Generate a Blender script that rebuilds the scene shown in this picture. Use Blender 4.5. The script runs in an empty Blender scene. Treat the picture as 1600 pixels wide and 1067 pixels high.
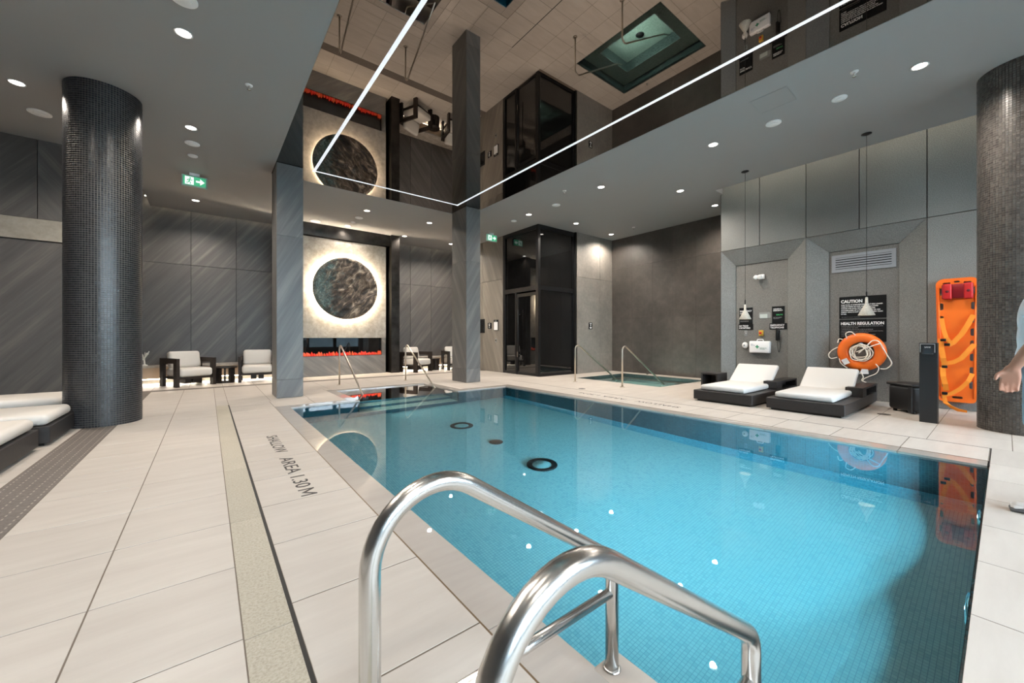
import bpy, bmesh, math, random
import numpy as np
from mathutils import Vector, Matrix
random.seed(7)
PI = math.pi
SC = bpy.context.scene
COL = SC.collection

# ------------------------------------------------------------------ camera
F_PX, CAM_H, YAW = 606.0, 1.13, math.radians(38.13)
cam = bpy.data.cameras.new('camera')
cam.sensor_width = 36.0
cam.lens = 36.0 * F_PX / 1600.0
cam.shift_y = -7.3 / 1600.0
cam.clip_start = 0.02
cam_o = bpy.data.objects.new('camera', cam)
COL.objects.link(cam_o)
cam_o.location = (0, 0, CAM_H)
cam_o.rotation_euler = (PI / 2, 0, -YAW)
SC.camera = cam_o

# ------------------------------------------------------------------ world, exposure
SC.view_settings.view_transform = 'Standard'
SC.view_settings.look = 'None'
SC.view_settings.gamma = 1.0
SC.view_settings.use_curve_mapping = False
SC.view_settings.exposure = 1.12
SC.cycles.max_bounces = 10
SC.cycles.diffuse_bounces = 5
SC.cycles.glossy_bounces = 5
SC.cycles.transmission_bounces = 8
SC.cycles.transparent_max_bounces = 12
SC.cycles.sample_clamp_indirect = 4.0
SC.cycles.caustics_reflective = False
SC.cycles.caustics_refractive = True
world = bpy.data.worlds.new('daylight')
SC.world = world
world.use_nodes = True
bg = world.node_tree.nodes['Background']
bg.inputs['Color'].default_value = (0.77, 0.88, 1.0, 1)
bg.inputs['Strength'].default_value = 12.0

WARM = (1.0, 0.90, 0.79)
P_SPOT, P_POOL, P_TUB = 108.0, 82.0, 42.0

CZ = 4.33            # ceiling height
WX = 9.1             # sign wall plane
YB = 13.05           # back wall plane
YN = -4.2            # window wall plane

# ------------------------------------------------------------------ mesh helpers
class MB:
    def __init__(s, ox=0, oy=0, oz=0):
        s.v = []; s.f = []; s.o = (ox, oy, oz); s.sm = []
    def add(s, vs, fs, smooth=False):
        n = len(s.v)
        s.v += [(a[0] - s.o[0], a[1] - s.o[1], a[2] - s.o[2]) for a in vs]
        s.f += [tuple(i + n for i in f) for f in fs]
        s.sm += [smooth] * len(fs)
        return s
    def box(s, x0, x1, y0, y1, z0, z1, M=None):
        vs = [(x0, y0, z0), (x1, y0, z0), (x1, y1, z0), (x0, y1, z0), (x0, y0, z1), (x1, y0, z1), (x1, y1, z1), (x0, y1, z1)]
        if M is not None: vs = [tuple(M @ Vector(v)) for v in vs]
        return s.add(vs, [(0, 3, 2, 1), (4, 5, 6, 7), (0, 1, 5, 4), (1, 2, 6, 5), (2, 3, 7, 6), (3, 0, 4, 7)])
    def rbox(s, x0, x1, y0, y1, z0, z1, r=0.01, seg=2, M=None, smooth=True):
        bm = bmesh.new()
        bmesh.ops.create_cube(bm, size=1)
        for v in bm.verts:
            v.co = Vector(((x0 + x1) / 2 + v.co.x * (x1 - x0), (y0 + y1) / 2 + v.co.y * (y1 - y0), (z0 + z1) / 2 + v.co.z * (z1 - z0)))
        bmesh.ops.bevel(bm, geom=bm.edges[:], offset=r, segments=seg, affect='EDGES', profile=0.5, clamp_overlap=True)
        if M is not None: bm.transform(M)
        bm.verts.index_update()
        s.add([tuple(v.co) for v in bm.verts], [tuple(v.index for v in f.verts) for f in bm.faces], smooth)
        bm.free(); return s
    def prism(s, pts, d, axis='z'):
        """polygon pts in 2d extruded between d[0], d[1] on the axis"""
        n = len(pts)
        def m(p, t):
            return {'z': (p[0], p[1], t), 'y': (p[0], t, p[1]), 'x': (t, p[0], p[1])}[axis]
        vs = [m(p, d[0]) for p in pts] + [m(p, d[1]) for p in pts]
        fs = [tuple(range(n))[::-1], tuple(range(n, 2 * n))] + [(i, (i + 1) % n, (i + 1) % n + n, i + n) for i in range(n)]
        return s.add(vs, fs)
    def lathe(s, prof, c=(0, 0, 0), seg=32, smooth=True, M=None, cap=True):
        vs = []; fs = []
        for (r, z) in prof:
            for k in range(seg):
                a = 2 * PI * k / seg
                vs.append((r * math.cos(a), r * math.sin(a), z))
        for i in range(len(prof) - 1):
            for k in range(seg):
                a, b = i * seg + k, i * seg + (k + 1) % seg
                fs.append((a, b, b + seg, a + seg))
        if cap:
            if prof[0][0] > 1e-6: fs.append(tuple(range(seg))[::-1])
            if prof[-1][0] > 1e-6: fs.append(tuple(range((len(prof) - 1) * seg, len(prof) * seg)))
        if M is not None: vs = [tuple(M @ Vector(v)) for v in vs]
        vs = [(v[0] + c[0], v[1] + c[1], v[2] + c[2]) for v in vs]
        return s.add(vs, fs, smooth)
    def tube(s, pts, r, seg=10, closed=False, smooth=True, rad=None):
        P = [Vector(p) for p in pts]; n = len(P)
        vs = []; fs = []; up = None
        for i in range(n):
            a = P[(i - 1) % n] if (closed or i > 0) else P[i]
            b = P[(i + 1) % n] if (closed or i < n - 1) else P[i]
            t = (b - a).normalized()
            if up is None:
                up = Vector((0, 0, 1)) if abs(t.z) < .9 else Vector((1, 0, 0))
            x = up - t * up.dot(t)
            if x.length < 1e-5: x = t.orthogonal()
            x.normalize(); y = t.cross(x); up = x
            rr = rad[i] if rad else r
            for k in range(seg):
                an = 2 * PI * k / seg
                vs.append(tuple(P[i] + (x * math.cos(an) + y * math.sin(an)) * rr))
        m = n if closed else n - 1
        for i in range(m):
            for k in range(seg):
                a, b = i * seg + k, i * seg + (k + 1) % seg
                c, d = ((i + 1) % n) * seg + k, ((i + 1) % n) * seg + (k + 1) % seg
                fs.append((a, b, d, c))
        if not closed:
            fs.append(tuple(range(seg))[::-1]); fs.append(tuple(range((n - 1) * seg, n * seg)))
        return s.add(vs, fs, smooth)
    def ribbon(s, pts, w, t, side=(0, 1, 0)):
        """flat strap through points, width along side vectors"""
        vs = []; fs = []; n = len(pts)
        for i, p in enumerate(pts):
            p = Vector(p); a = Vector(pts[max(i - 1, 0)]); b = Vector(pts[min(i + 1, n - 1)])
            tg = (b - a).normalized()
            sd = Vector(side[i] if isinstance(side, list) else side); sd = (sd - tg * sd.dot(tg)).normalized()
            nn = tg.cross(sd)
            for q in (sd * w / 2 + nn * t / 2, -sd * w / 2 + nn * t / 2, -sd * w / 2 - nn * t / 2, sd * w / 2 - nn * t / 2):
                vs.append(tuple(p + q))
        for i in range(n - 1):
            for k in range(4):
                a, b = i * 4 + k, i * 4 + (k + 1) % 4
                fs.append((a, b, b + 4, a + 4))
        fs += [(3, 2, 1, 0), ((n - 1) * 4, (n - 1) * 4 + 1, (n - 1) * 4 + 2, (n - 1) * 4 + 3)]
        return s.add(vs, fs, False)
    def mesh(s, name):
        me = bpy.data.meshes.new(name)
        me.from_pydata(s.v, [], s.f)
        me.polygons.foreach_set('use_smooth', s.sm)
        bm = bmesh.new(); bm.from_mesh(me); bmesh.ops.recalc_face_normals(bm, faces=bm.faces); bm.to_mesh(me); bm.free()
        me.update(); return me

def link(name, me, mat, parent=None, loc=None):
    o = bpy.data.objects.new(name, me); COL.objects.link(o)
    if mat is not None and not me.materials: me.materials.append(mat)
    if parent is not None: o.parent = parent
    if loc is not None: o.location = loc
    return o

def part(name, mb, mat, parent=None, loc=None, label=None, kind=None):
    o = link(name, mb.mesh(name), mat, parent, loc)
    if label: o['label'] = label
    if kind: o['kind'] = kind
    return o

def tag(o, label, cat, group=None, kind=None):
    o['label'] = label; o['category'] = cat
    if group: o['group'] = group
    if kind: o['kind'] = kind
    return o

def thing(name, label, cat, loc=(0, 0, 0), rz=0.0, group=None):
    o = bpy.data.objects.new(name, None); COL.objects.link(o)
    o.empty_display_size = .1
    o.location = loc; o.rotation_euler = (0, 0, rz)
    return tag(o, label, cat, group)

def struct(name, mb, mat, parent=None):
    o = part(name, mb, mat, parent)
    if parent is None: o['kind'] = 'structure'
    return o

def copy_tree(o, parent=None):
    c = o.copy(); COL.objects.link(c); c.parent = parent
    for ch in list(o.children): copy_tree(ch, c)
    return c

def mirror_tree(o):
    return o

def text(name, body, size, mat, parent, M, align='LEFT', bold=0.0, ext=0.0006, space=1.0, line=1.0, sx=1.0, fit=None, cap=None):
    cu = bpy.data.curves.new(name, 'FONT')
    cu.body = body; cu.size = size; cu.align_x = align; cu.offset = bold; cu.extrude = ext
    cu.space_character = space; cu.space_line = line; cu.resolution_u = 3
    t = bpy.data.objects.new('tmp', cu); COL.objects.link(t)
    dg = bpy.context.evaluated_depsgraph_get()
    me = bpy.data.meshes.new_from_object(t.evaluated_get(dg))
    bpy.data.objects.remove(t); bpy.data.curves.remove(cu)
    sy = 1.0
    if fit:
        xs = [v.co.x for v in me.vertices]; sx = fit / (max(xs) - min(xs)); M = M @ Matrix.Translation((-min(xs) * sx, 0, 0))
    if cap:
        zs = [v.co.y for v in me.vertices]; sy = cap / (max(zs) - min(zs))
    me.transform(M @ Matrix.Diagonal((sx, sy, 1, 1)))
    me.materials.clear()
    return link(name, me, mat, parent)

# ------------------------------------------------------------------ material helpers
class NT:
    def __init__(s, name):
        s.m = bpy.data.materials.new(name); s.m.use_nodes = True
        s.t = s.m.node_tree; s.b = s.t.nodes['Principled BSDF']; s.out = s.t.nodes['Material Output']
    def n(s, typ, **kw):
        x = s.t.nodes.new(typ)
        for k, v in kw.items(): setattr(x, k, v)
        return x
    def l(s, a, b): s.t.links.new(a, b)
    def val(s, x):
        return x
    def math(s, op, a, b=None):
        x = s.n('ShaderNodeMath', operation=op)
        for i, q in enumerate((a, b)):
            if q is None: continue
            if isinstance(q, (int, float)): x.inputs[i].default_value = q
            else: s.l(q, x.inputs[i])
        return x.outputs[0]
    def pos(s):
        return s.n('ShaderNodeNewGeometry').outputs['Position']
    def noise(s, vec, scale, detail=4, rough=.55):
        x = s.n('ShaderNodeTexNoise'); x.inputs['Scale'].default_value = scale
        x.inputs['Detail'].default_value = detail; x.inputs['Roughness'].default_value = rough
        if vec is not None: s.l(vec, x.inputs['Vector'])
        return x.outputs[0]
    def ramp(s, fac, stops):
        x = s.n('ShaderNodeValToRGB'); e = x.color_ramp.elements
        while len(e) < len(stops): e.new(.5)
        for el, (p, c) in zip(e, stops):
            el.position = p; el.color = (*c, 1) if len(c) == 3 else c
        s.l(fac, x.inputs[0]); return x.outputs[0]
    def mix(s, fac, a, b, mode='MIX'):
        x = s.n('ShaderNodeMix', data_type='RGBA', blend_type=mode)
        for i, q in ((0, fac), (6, a), (7, b)):
            if isinstance(q, (int, float)): x.inputs[i].default_value = q
            elif isinstance(q, tuple): x.inputs[i].default_value = (*q, 1)
            else: s.l(q, x.inputs[i])
        return x.outputs[2]
    def bump(s, h, strength=.2, dist=.01):
        x = s.n('ShaderNodeBump'); x.inputs['Strength'].default_value = strength; x.inputs['Distance'].default_value = dist
        s.l(h, x.inputs['Height']); s.l(x.outputs[0], s.b.inputs['Normal'])
    def base(s, c): s.l(c, s.b.inputs['Base Color'])

def mat(name, col, rough=.5, metal=0.0, spec=.5, coat=0.0, var=0.0, vscale=8, bump=0.0, bscale=60):
    k = NT(name)
    k.b.inputs['Base Color'].default_value = (*col, 1)
    k.b.inputs['Roughness'].default_value = rough
    k.b.inputs['Metallic'].default_value = metal
    k.b.inputs['Specular IOR Level'].default_value = spec
    k.b.inputs['Coat Weight'].default_value = coat
    if var or bump:
        tc = k.n('ShaderNodeTexCoord').outputs['Object']
    if var:
        f = k.noise(tc, vscale, 5)
        lo = tuple(c * (1 - var) for c in col); hi = tuple(min(1, c * (1 + var)) for c in col)
        k.base(k.ramp(f, [(.3, lo), (.7, hi)]))
    if bump:
        k.bump(k.noise(tc, bscale, 4), bump, .004)
    return k.m

def emis(name, col, st, base=(.8, .8, .8)):
    k = NT(name)
    k.b.inputs['Base Color'].default_value = (*base, 1)
    k.b.inputs['Emission Color'].default_value = (*col, 1)
    k.b.inputs['Emission Strength'].default_value = st
    return k.m

def streak_stone(name, dark, mid, light, ang=52, rough=.45, flip=1, along=.45, across=7.0):
    k = NT(name)
    p = k.pos(); sp = k.n('ShaderNodeSeparateXYZ'); k.l(p, sp.inputs[0])
    oi = k.n('ShaderNodeObjectInfo').outputs['Random']
    h = k.math('ADD', sp.outputs[0], sp.outputs[1])
    if flip < 0: h = k.math('MULTIPLY', h, -1.0)
    z = sp.outputs[2]
    ca, sa = math.cos(math.radians(ang)), math.sin(math.radians(ang))
    a = k.math('ADD', k.math('MULTIPLY', h, ca), k.math('MULTIPLY', z, sa))
    b = k.math('SUBTRACT', k.math('MULTIPLY', z, ca), k.math('MULTIPLY', h, sa))
    cb = k.n('ShaderNodeCombineXYZ')
    k.l(k.math('MULTIPLY', a, along), cb.inputs[0]); k.l(k.math('MULTIPLY', b, across), cb.inputs[1])
    k.l(k.math('MULTIPLY', oi, 37.0), cb.inputs[2])
    f1 = k.noise(cb.outputs[0], 1.0, 9, .62)
    cb2 = k.n('ShaderNodeCombineXYZ')
    k.l(k.math('MULTIPLY', a, 1.1), cb2.inputs[0]); k.l(k.math('MULTIPLY', b, 34.0), cb2.inputs[1]); k.l(oi, cb2.inputs[2])
    f2 = k.noise(cb2.outputs[0], 1.0, 5, .6)
    c1 = k.ramp(f1, [(.30, dark), (.52, mid), (.74, light)])
    c2 = k.ramp(f2, [(.42, (.92, .92, .92)), (.64, (1.0, 1.0, 1.0)), (.76, (1.6, 1.58, 1.53))])
    col = k.mix(1.0, c1, c2, 'MULTIPLY')
    v = k.ramp(oi, [(0, (.9, .9, .9)), (1, (1.1, 1.1, 1.1))])
    k.base(k.mix(1.0, col, v, 'MULTIPLY'))
    k.b.inputs['Roughness'].default_value = rough
    k.bump(f2, .12, .004)
    return k.m

def speck_stone(name, a, b, c, rough=.6, scale=60, big=1.2, bigamt=.25, bumpk=.1):
    k = NT(name); p = k.pos()
    oi = k.n('ShaderNodeObjectInfo').outputs['Random']
    f = k.noise(p, scale, 3, .7)
    col = k.ramp(f, [(.32, a), (.5, b), (.68, c)])
    g = k.noise(p, big, 5, .6)
    v = k.ramp(g, [(.3, (1 - bigamt,) * 3), (.7, (1 + bigamt,) * 3)])
    w = k.ramp(oi, [(0, (.93, .93, .93)), (1, (1.07, 1.07, 1.07))])
    k.base(k.mix(1.0, k.mix(1.0, col, v, 'MULTIPLY'), w, 'MULTIPLY'))
    k.b.inputs['Roughness'].default_value = rough
    if bumpk: k.bump(f, bumpk, .003)
    return k.m

def floor_tile_mat(name, a, b, rough=.42):
    k = NT(name); p = k.pos()
    mp = k.n('ShaderNodeMapping'); mp.inputs['Scale'].default_value = (1.6, 9.0, 1.0); k.l(p, mp.inputs[0])
    oi = k.n('ShaderNodeObjectInfo').outputs['Random']
    f = k.noise(mp.outputs[0], 1.0, 7, .6)
    col = k.ramp(f, [(.3, a), (.7, b)])
    w = k.ramp(oi, [(0, (.96, .96, .96)), (1, (1.04, 1.04, 1.04))])
    k.base(k.mix(1.0, col, w, 'MULTIPLY'))
    k.b.inputs['Roughness'].default_value = rough
    return k.m

def mosaic_mat(name, cols, grout, size, gap=.10, rough=.25):
    """square mosaic on any axis-aligned face, random colour per tile"""
    k = NT(name); g = k.n('ShaderNodeNewGeometry'); p = g.outputs['Position']
    dv = k.n('ShaderNodeVectorMath', operation='SCALE'); k.l(p, dv.inputs[0]); dv.inputs['Scale'].default_value = 1.0 / size
    ad = k.n('ShaderNodeVectorMath', operation='ADD'); k.l(dv.outputs[0], ad.inputs[0]); ad.inputs[1].default_value = (.37, .41, .43)
    fl = k.n('ShaderNodeVectorMath', operation='FLOOR'); k.l(ad.outputs[0], fl.inputs[0])
    fr = k.n('ShaderNodeVectorMath', operation='FRACTION'); k.l(ad.outputs[0], fr.inputs[0])
    wn = k.n('ShaderNodeTexWhiteNoise', noise_dimensions='3D'); k.l(fl.outputs[0], wn.inputs['Vector'])
    n = len(cols); col = k.ramp(wn.outputs['Value'], [(i / n, c) for i, c in enumerate(cols)])
    col_node = col.node; col_node.color_ramp.interpolation = 'CONSTANT'
    sp = k.n('ShaderNodeSeparateXYZ'); k.l(fr.outputs[0], sp.inputs[0])
    nz = k.n('ShaderNodeSeparateXYZ'); k.l(g.outputs['Normal'], nz.inputs[0])
    ms = []
    for i in range(3):
        d = k.math('ABSOLUTE', k.math('SUBTRACT', sp.outputs[i], .5))
        e = k.math('GREATER_THAN', d, .5 - gap / 2)
        tang = k.math('LESS_THAN', k.math('ABSOLUTE', nz.outputs[i]), .5)
        ms.append(k.math('MULTIPLY', e, tang))
    line = k.math('MAXIMUM', k.math('MAXIMUM', ms[0], ms[1]), ms[2])
    k.base(k.mix(line, col, grout))
    k.b.inputs['Roughness'].default_value = rough
    return k.m

def srgb(r, g, b):
    def f(c):
        c /= 255.0
        return c / 12.92 if c <= .04045 else ((c + .055) / 1.055) ** 2.4
    return (f(r), f(g), f(b))

# ------------------------------------------------------------------ materials
M = {}
M['tile'] = floor_tile_mat('porcelain floor tile', srgb(178, 169, 160), srgb(190, 182, 173))
M['wet_tile'] = floor_tile_mat('wet ledge tile', srgb(164, 155, 147), srgb(176, 167, 158))
M['wet_tile'].node_tree.nodes['Principled BSDF'].inputs['Coat Weight'].default_value = 1.0
M['wet_tile'].node_tree.nodes['Principled BSDF'].inputs['Coat Roughness'].default_value = 0.0
M['wet_tile'].node_tree.nodes['Principled BSDF'].inputs['Coat IOR'].default_value = 1.36
M['grout'] = mat('floor grout', srgb(112, 101, 90), .9)
M['slot'] = mat('black slot', (.008, .008, .008), .6)
M['terrazzo'] = speck_stone('speckled strip', srgb(150, 142, 126), srgb(170, 162, 146), srgb(180, 173, 159), .6, 90, 2.0, .05)
M['band'] = speck_stone('dark drain band', srgb(86, 78, 72), srgb(100, 92, 86), srgb(112, 104, 98), .6, 40, 2, .08)
M['stud'] = mat('drain slots', srgb(150, 140, 128), .5)
M['ceil'] = mat('grey ceiling paint', (.33, .325, .32), .7)
M['mirror'] = mat('black stretch ceiling', (.21, .188, .17), .0, 1.0)
M['white'] = mat('white plastic', (.88, .88, .88), .4)
M['black'] = mat('black metal', (.006, .006, .0065), .35, 0, .4)
M['blackmatte'] = mat('black matte', (.008, .008, .008), .8, 0, .2)
M['stone_back'] = streak_stone('dark streaked stone', srgb(79, 75, 73), srgb(90, 86, 83), srgb(116, 110, 104))
M['stone_flip'] = streak_stone('dark streaked stone mirrored', srgb(79, 75, 73), srgb(90, 86, 83), srgb(116, 110, 104), flip=-1)
M['stone_col'] = streak_stone('column stone', srgb(88, 87, 86), srgb(103, 102, 100), srgb(130, 126, 121), ang=62, across=6)
M['stone_side'] = streak_stone('warm cabin side stone', srgb(112, 106, 98), srgb(126, 119, 110), srgb(148, 141, 131), ang=66, across=5)
M['stone_fire'] = streak_stone('fireplace stone', srgb(92, 87, 82), srgb(118, 112, 105), srgb(160, 152, 142), ang=-38, across=3.2)
M['stone_pale'] = speck_stone('pale band stone', srgb(140, 134, 124), srgb(150, 144, 133), srgb(160, 153, 142), .6, 9, 1.0, .1)
M['granite'] = speck_stone('grey granite', srgb(92, 93, 92), srgb(121, 122, 120), srgb(146, 147, 145), .62, 110, .9, .10)
M['granite_dk'] = speck_stone('grey granite niche', srgb(87, 86, 83), srgb(112, 111, 107), srgb(136, 134, 130), .62, 110, .9, .10)
M['alcove'] = speck_stone('concrete alcove stone', srgb(122, 117, 110), srgb(128, 122, 115), srgb(135, 129, 121), .6, 14, 1.1, .2)
M['spa_dark'] = speck_stone('dark spa wall stone', srgb(66, 61, 57), srgb(70, 65, 61), srgb(76, 70, 65), .5, 6, .9, .42)
M['plaster'] = speck_stone('pale plaster', srgb(140, 132, 122), srgb(158, 150, 140), srgb(176, 168, 158), .75, 6, 1.1, .10, .05)
M['steel'] = mat('brushed steel', (.74, .72, .69), .24, 1.0)
M['steel_rough'] = mat('brushed steel warm', (.56, .50, .42), .28, 1.0)
M['darkwood'] = mat('dark stained wood', srgb(40, 32, 27), .5, 0, .3, var=.3, vscale=14)
M['fabric'] = mat('white outdoor fabric', srgb(204, 198, 190), .9, bump=.25, bscale=220)
M['vinyl'] = mat('white vinyl', srgb(206, 204, 201), .55, bump=.15, bscale=9)
M['wicker'] = mat('charcoal platform', srgb(47, 44, 43), .45, 0, .35, var=.15, vscale=20, bump=.2, bscale=160)
M['glass_dark'] = mat('black tinted glass', (.006, .006, .006), .02, 0, .8)
M['orange'] = mat('orange plastic', srgb(250, 118, 36), .4)
M['strap'] = mat('orange webbing', srgb(246, 146, 40), .8, bump=.3, bscale=300)
M['red'] = mat('red foam', srgb(200, 28, 30), .5)
M['rope'] = mat('white rope', srgb(236, 228, 214), .85)
M['signblack'] = mat('black sign board', (.005, .0055, .0065), .5, 0, .25)
M['signwhite'] = mat('white lettering', (.80, .80, .80), .6)
M['signgreen'] = mat('green lettering', srgb(70, 190, 110), .6)
M['signgrey'] = mat('grey lettering', (.35, .35, .36), .6)
M['ink'] = mat('dark inlaid lettering', srgb(46, 42, 40), .6)
M['greencross'] = mat('green cross', srgb(30, 140, 96), .5)
M['yellow'] = mat('yellow box', srgb(214, 170, 60), .5)
M['grille'] = mat('grey painted grille', srgb(150, 154, 160), .5, .2)
M['plate'] = mat('satin plate', srgb(150, 152, 152), .4, .3)
M['coral'] = mat('white ceramic', srgb(226, 220, 208), .4)
M['skin'] = mat('skin', srgb(176, 128, 106), .55)
M['shirt'] = mat('white shirt cotton', srgb(222, 224, 230), .9, bump=.3, bscale=14)
M['shorts'] = mat('grey shorts cotton', srgb(132, 140, 150), .9, bump=.2, bscale=20)
M['hair'] = mat('dark hair', srgb(38, 28, 22), .6, bump=.5, bscale=90)
M['lip'] = mat('lips', srgb(150, 86, 78), .5)
M['eye'] = mat('eye white', (.7, .7, .68), .2)
M['iris'] = mat('iris', srgb(50, 34, 24), .2)
M['shoe'] = mat('white sneaker', srgb(205, 205, 205), .6)
M['sole'] = mat('grey sole', srgb(90, 90, 92), .7)
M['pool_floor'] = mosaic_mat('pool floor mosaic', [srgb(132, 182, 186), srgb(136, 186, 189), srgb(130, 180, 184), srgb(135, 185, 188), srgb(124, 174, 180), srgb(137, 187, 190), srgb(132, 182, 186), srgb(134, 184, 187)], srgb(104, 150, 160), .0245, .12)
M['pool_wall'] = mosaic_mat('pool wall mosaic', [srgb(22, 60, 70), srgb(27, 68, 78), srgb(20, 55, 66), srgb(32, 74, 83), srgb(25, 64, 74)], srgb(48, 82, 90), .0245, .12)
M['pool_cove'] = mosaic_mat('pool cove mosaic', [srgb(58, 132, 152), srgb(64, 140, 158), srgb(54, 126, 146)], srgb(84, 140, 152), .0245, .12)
M['tub_tile'] = mosaic_mat('spa mosaic', [srgb(146, 166, 158), srgb(156, 176, 168), srgb(138, 158, 150)], srgb(160, 172, 164), .030, .12)
M['tub_dark'] = mosaic_mat('spa dark mosaic', [srgb(44, 56, 56), srgb(52, 64, 62), srgb(38, 50, 50)], srgb(70, 80, 78), .030, .12)
M['led'] = emis('ceiling led strip', (.86, .92, 1.0), .33)
M['led_warm'] = emis('warm led strip', (1.0, .90, .74), 32)
M['halo'] = emis('halo led', (1.0, .84, .62), 175)
M['cove'] = emis('cove led', (1.0, .90, .72), 5)
M['lamp'] = emis('downlight lens', (1.0, .94, .84), 5)
M['poollamp'] = emis('pool lamp lens', (.75, .93, 1.0), 6)
M['exit'] = emis('exit green', (.05, .40, .19), .4, (.05, .3, .15))
M['exitwhite'] = emis('exit white', (.9, 1.0, .93), .42)

def water_mat():
    k = NT('pool water')
    k.b.inputs['Base Color'].default_value = (.84, .97, .985, 1)
    k.b.inputs['Transmission Weight'].default_value = 1.0
    k.b.inputs['IOR'].default_value = 1.333
    k.b.inputs['Roughness'].default_value = 0.0
    f = k.noise(k.pos(), 1.3, 1, .4)
    k.bump(f, .04, .02)
    return k.m
M['water'] = water_mat()

def flame_mat():
    k = NT('ember glow')
    oi = k.n('ShaderNodeObjectInfo').outputs['Random']
    c = k.ramp(oi, [(0, (1.0, .02, .006)), (.5, (1.0, .05, .012)), (1, (1.0, .16, .04))])
    k.l(c, k.b.inputs['Emission Color']); k.b.inputs['Emission Strength'].default_value = .36
    k.b.inputs['Base Color'].default_value = (.1, .01, .005, 1)
    return k.m
M['flame'] = flame_mat()

def island_mosaic(name, stops, rough=.22):
    k = NT(name); r = k.n('ShaderNodeNewGeometry').outputs['Random Per Island']
    c = k.ramp(r, stops); k.base(c); k.b.inputs['Roughness'].default_value = rough
    return k.m
M['mosaic_tile'] = island_mosaic('dark glass mosaic', [(0, srgb(30, 31, 34)), (.5, srgb(42, 42, 45)), (1, srgb(56, 56, 58))], .3)
M['mosaic_tile_b'] = island_mosaic('brown grey glass mosaic', [(0, srgb(66, 62, 60)), (.5, srgb(84, 80, 77)), (1, srgb(104, 99, 96))], .3)
M['mosaic_grout'] = mat('mosaic grout', srgb(146, 140, 130), .9)

def art_mat():
    k = NT('rock relief'); tc = k.n('ShaderNodeTexCoord').outputs['Object']
    mp = k.n('ShaderNodeMapping', vector_type='TEXTURE'); mp.inputs['Rotation'].default_value = (0, math.radians(-48), 0); mp.inputs['Scale'].default_value = (1.0, 1.0, .45); k.l(tc, mp.inputs[0])
    f = k.noise(mp.outputs[0], 2.4, 12, .66); f.node.inputs['Distortion'].default_value = 1.1
    base = k.ramp(f, [(.36, srgb(16, 13, 11)), (.46, srgb(58, 48, 40)), (.54, srgb(104, 90, 76)), (.66, srgb(190, 174, 154))])
    g = k.noise(tc, 2.6, 3, .5)
    teal = k.ramp(k.noise(tc, 24, 6, .7), [(.35, srgb(26, 40, 44)), (.55, srgb(70, 104, 104)), (.72, srgb(150, 176, 172))])
    sp = k.n('ShaderNodeSeparateXYZ'); k.l(tc, sp.inputs[0])
    lx = k.ramp(k.math('ADD', k.math('MULTIPLY', sp.outputs[0], -.55), k.math('MULTIPLY', k.noise(tc, 4.5, 6, .65), 1.0)), [(.66, (0, 0, 0)), (.84, (.75, .75, .75))])
    k.base(k.mix(lx, base, teal))
    k.b.inputs['Roughness'].default_value = .38
    k.bump(k.noise(mp.outputs[0], 9.0, 8, .7), .8, .05)
    return k.m
M['art'] = art_mat()

# ================================================================== STRUCTURE
# ---- tiling
def proj_area(x0, x1, y0, y1):
    s, c = math.sin(YAW), math.cos(YAW); pts = []
    for (x, y) in ((x0, y0), (x1, y0), (x1, y1), (x0, y1)):
        fw = x * s + y * c; r = x * c - y * s
        if fw < .35: return 0.0
        pts.append((800 + F_PX * r / fw, 526.2 + F_PX * CAM_H / fw))
    us = [p[0] for p in pts]; vs = [p[1] for p in pts]
    if max(us) < 0 or min(us) > 1600 or min(vs) > 1067: return 0.0
    a = 0
    for i in range(4):
        j = (i + 1) % 4; a += pts[i][0] * pts[j][1] - pts[j][0] * pts[i][1]
    return abs(a) / 2

def subtract(r, e):
    x0, x1, y0, y1 = r; a0, a1, b0, b1 = e
    if a1 <= x0 or a0 >= x1 or b1 <= y0 or b0 >= y1: return [r]
    out = []
    if a0 > x0: out.append((x0, a0, y0, y1))
    if a1 < x1: out.append((a1, x1, y0, y1))
    m0, m1 = max(x0, a0), min(x1, a1)
    if b0 > y0: out.append((m0, m1, y0, b0))
    if b1 < y1: out.append((m0, m1, b1, y1))
    return out

def edges(a, b, pitch, anchor):
    e = [a]; k = math.ceil((a - anchor) / pitch + 1e-6)
    while anchor + k * pitch < b - 1e-6:
        if anchor + k * pitch - e[-1] > .06: e.append(anchor + k * pitch)
        k += 1
    if b - e[-1] < .06 and len(e) > 1: e[-1] = b
    else: e.append(b)
    return e

def grid(xe, ye, excl=()):
    out = []
    for i in range(len(xe) - 1):
        for j in range(len(ye) - 1):
            rs = [(xe[i], xe[i + 1], ye[j], ye[j + 1])]
            for e in excl: rs = [q for r in rs for q in subtract(r, e)]
            out += [r for r in rs if r[1] - r[0] > .02 and r[3] - r[2] > .02]
    return out

_tm = {}
def tile_mesh(w, d, t, m, key):
    k = (round(w, 3), round(d, 3), key)
    if k not in _tm:
        mb = MB(); c = .001
        x, y = w / 2, d / 2
        mb.add([(-x, -y, -t), (x, -y, -t), (x, y, -t), (-x, y, -t), (-x, -y, -c), (x, -y, -c), (x, y, -c), (-x, y, -c),
                (-x + c, -y + c, 0), (x - c, -y + c, 0), (x - c, y - c, 0), (-x + c, y - c, 0)],
               [(0, 1, 5, 4), (1, 2, 6, 5), (2, 3, 7, 6), (3, 0, 4, 7), (4, 5, 9, 8), (5, 6, 10, 9), (6, 7, 11, 10), (7, 4, 8, 11), (8, 9, 10, 11)])
        me = mb.mesh('tile'); me.materials.append(m); _tm[k] = me
    return _tm[k]

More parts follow.
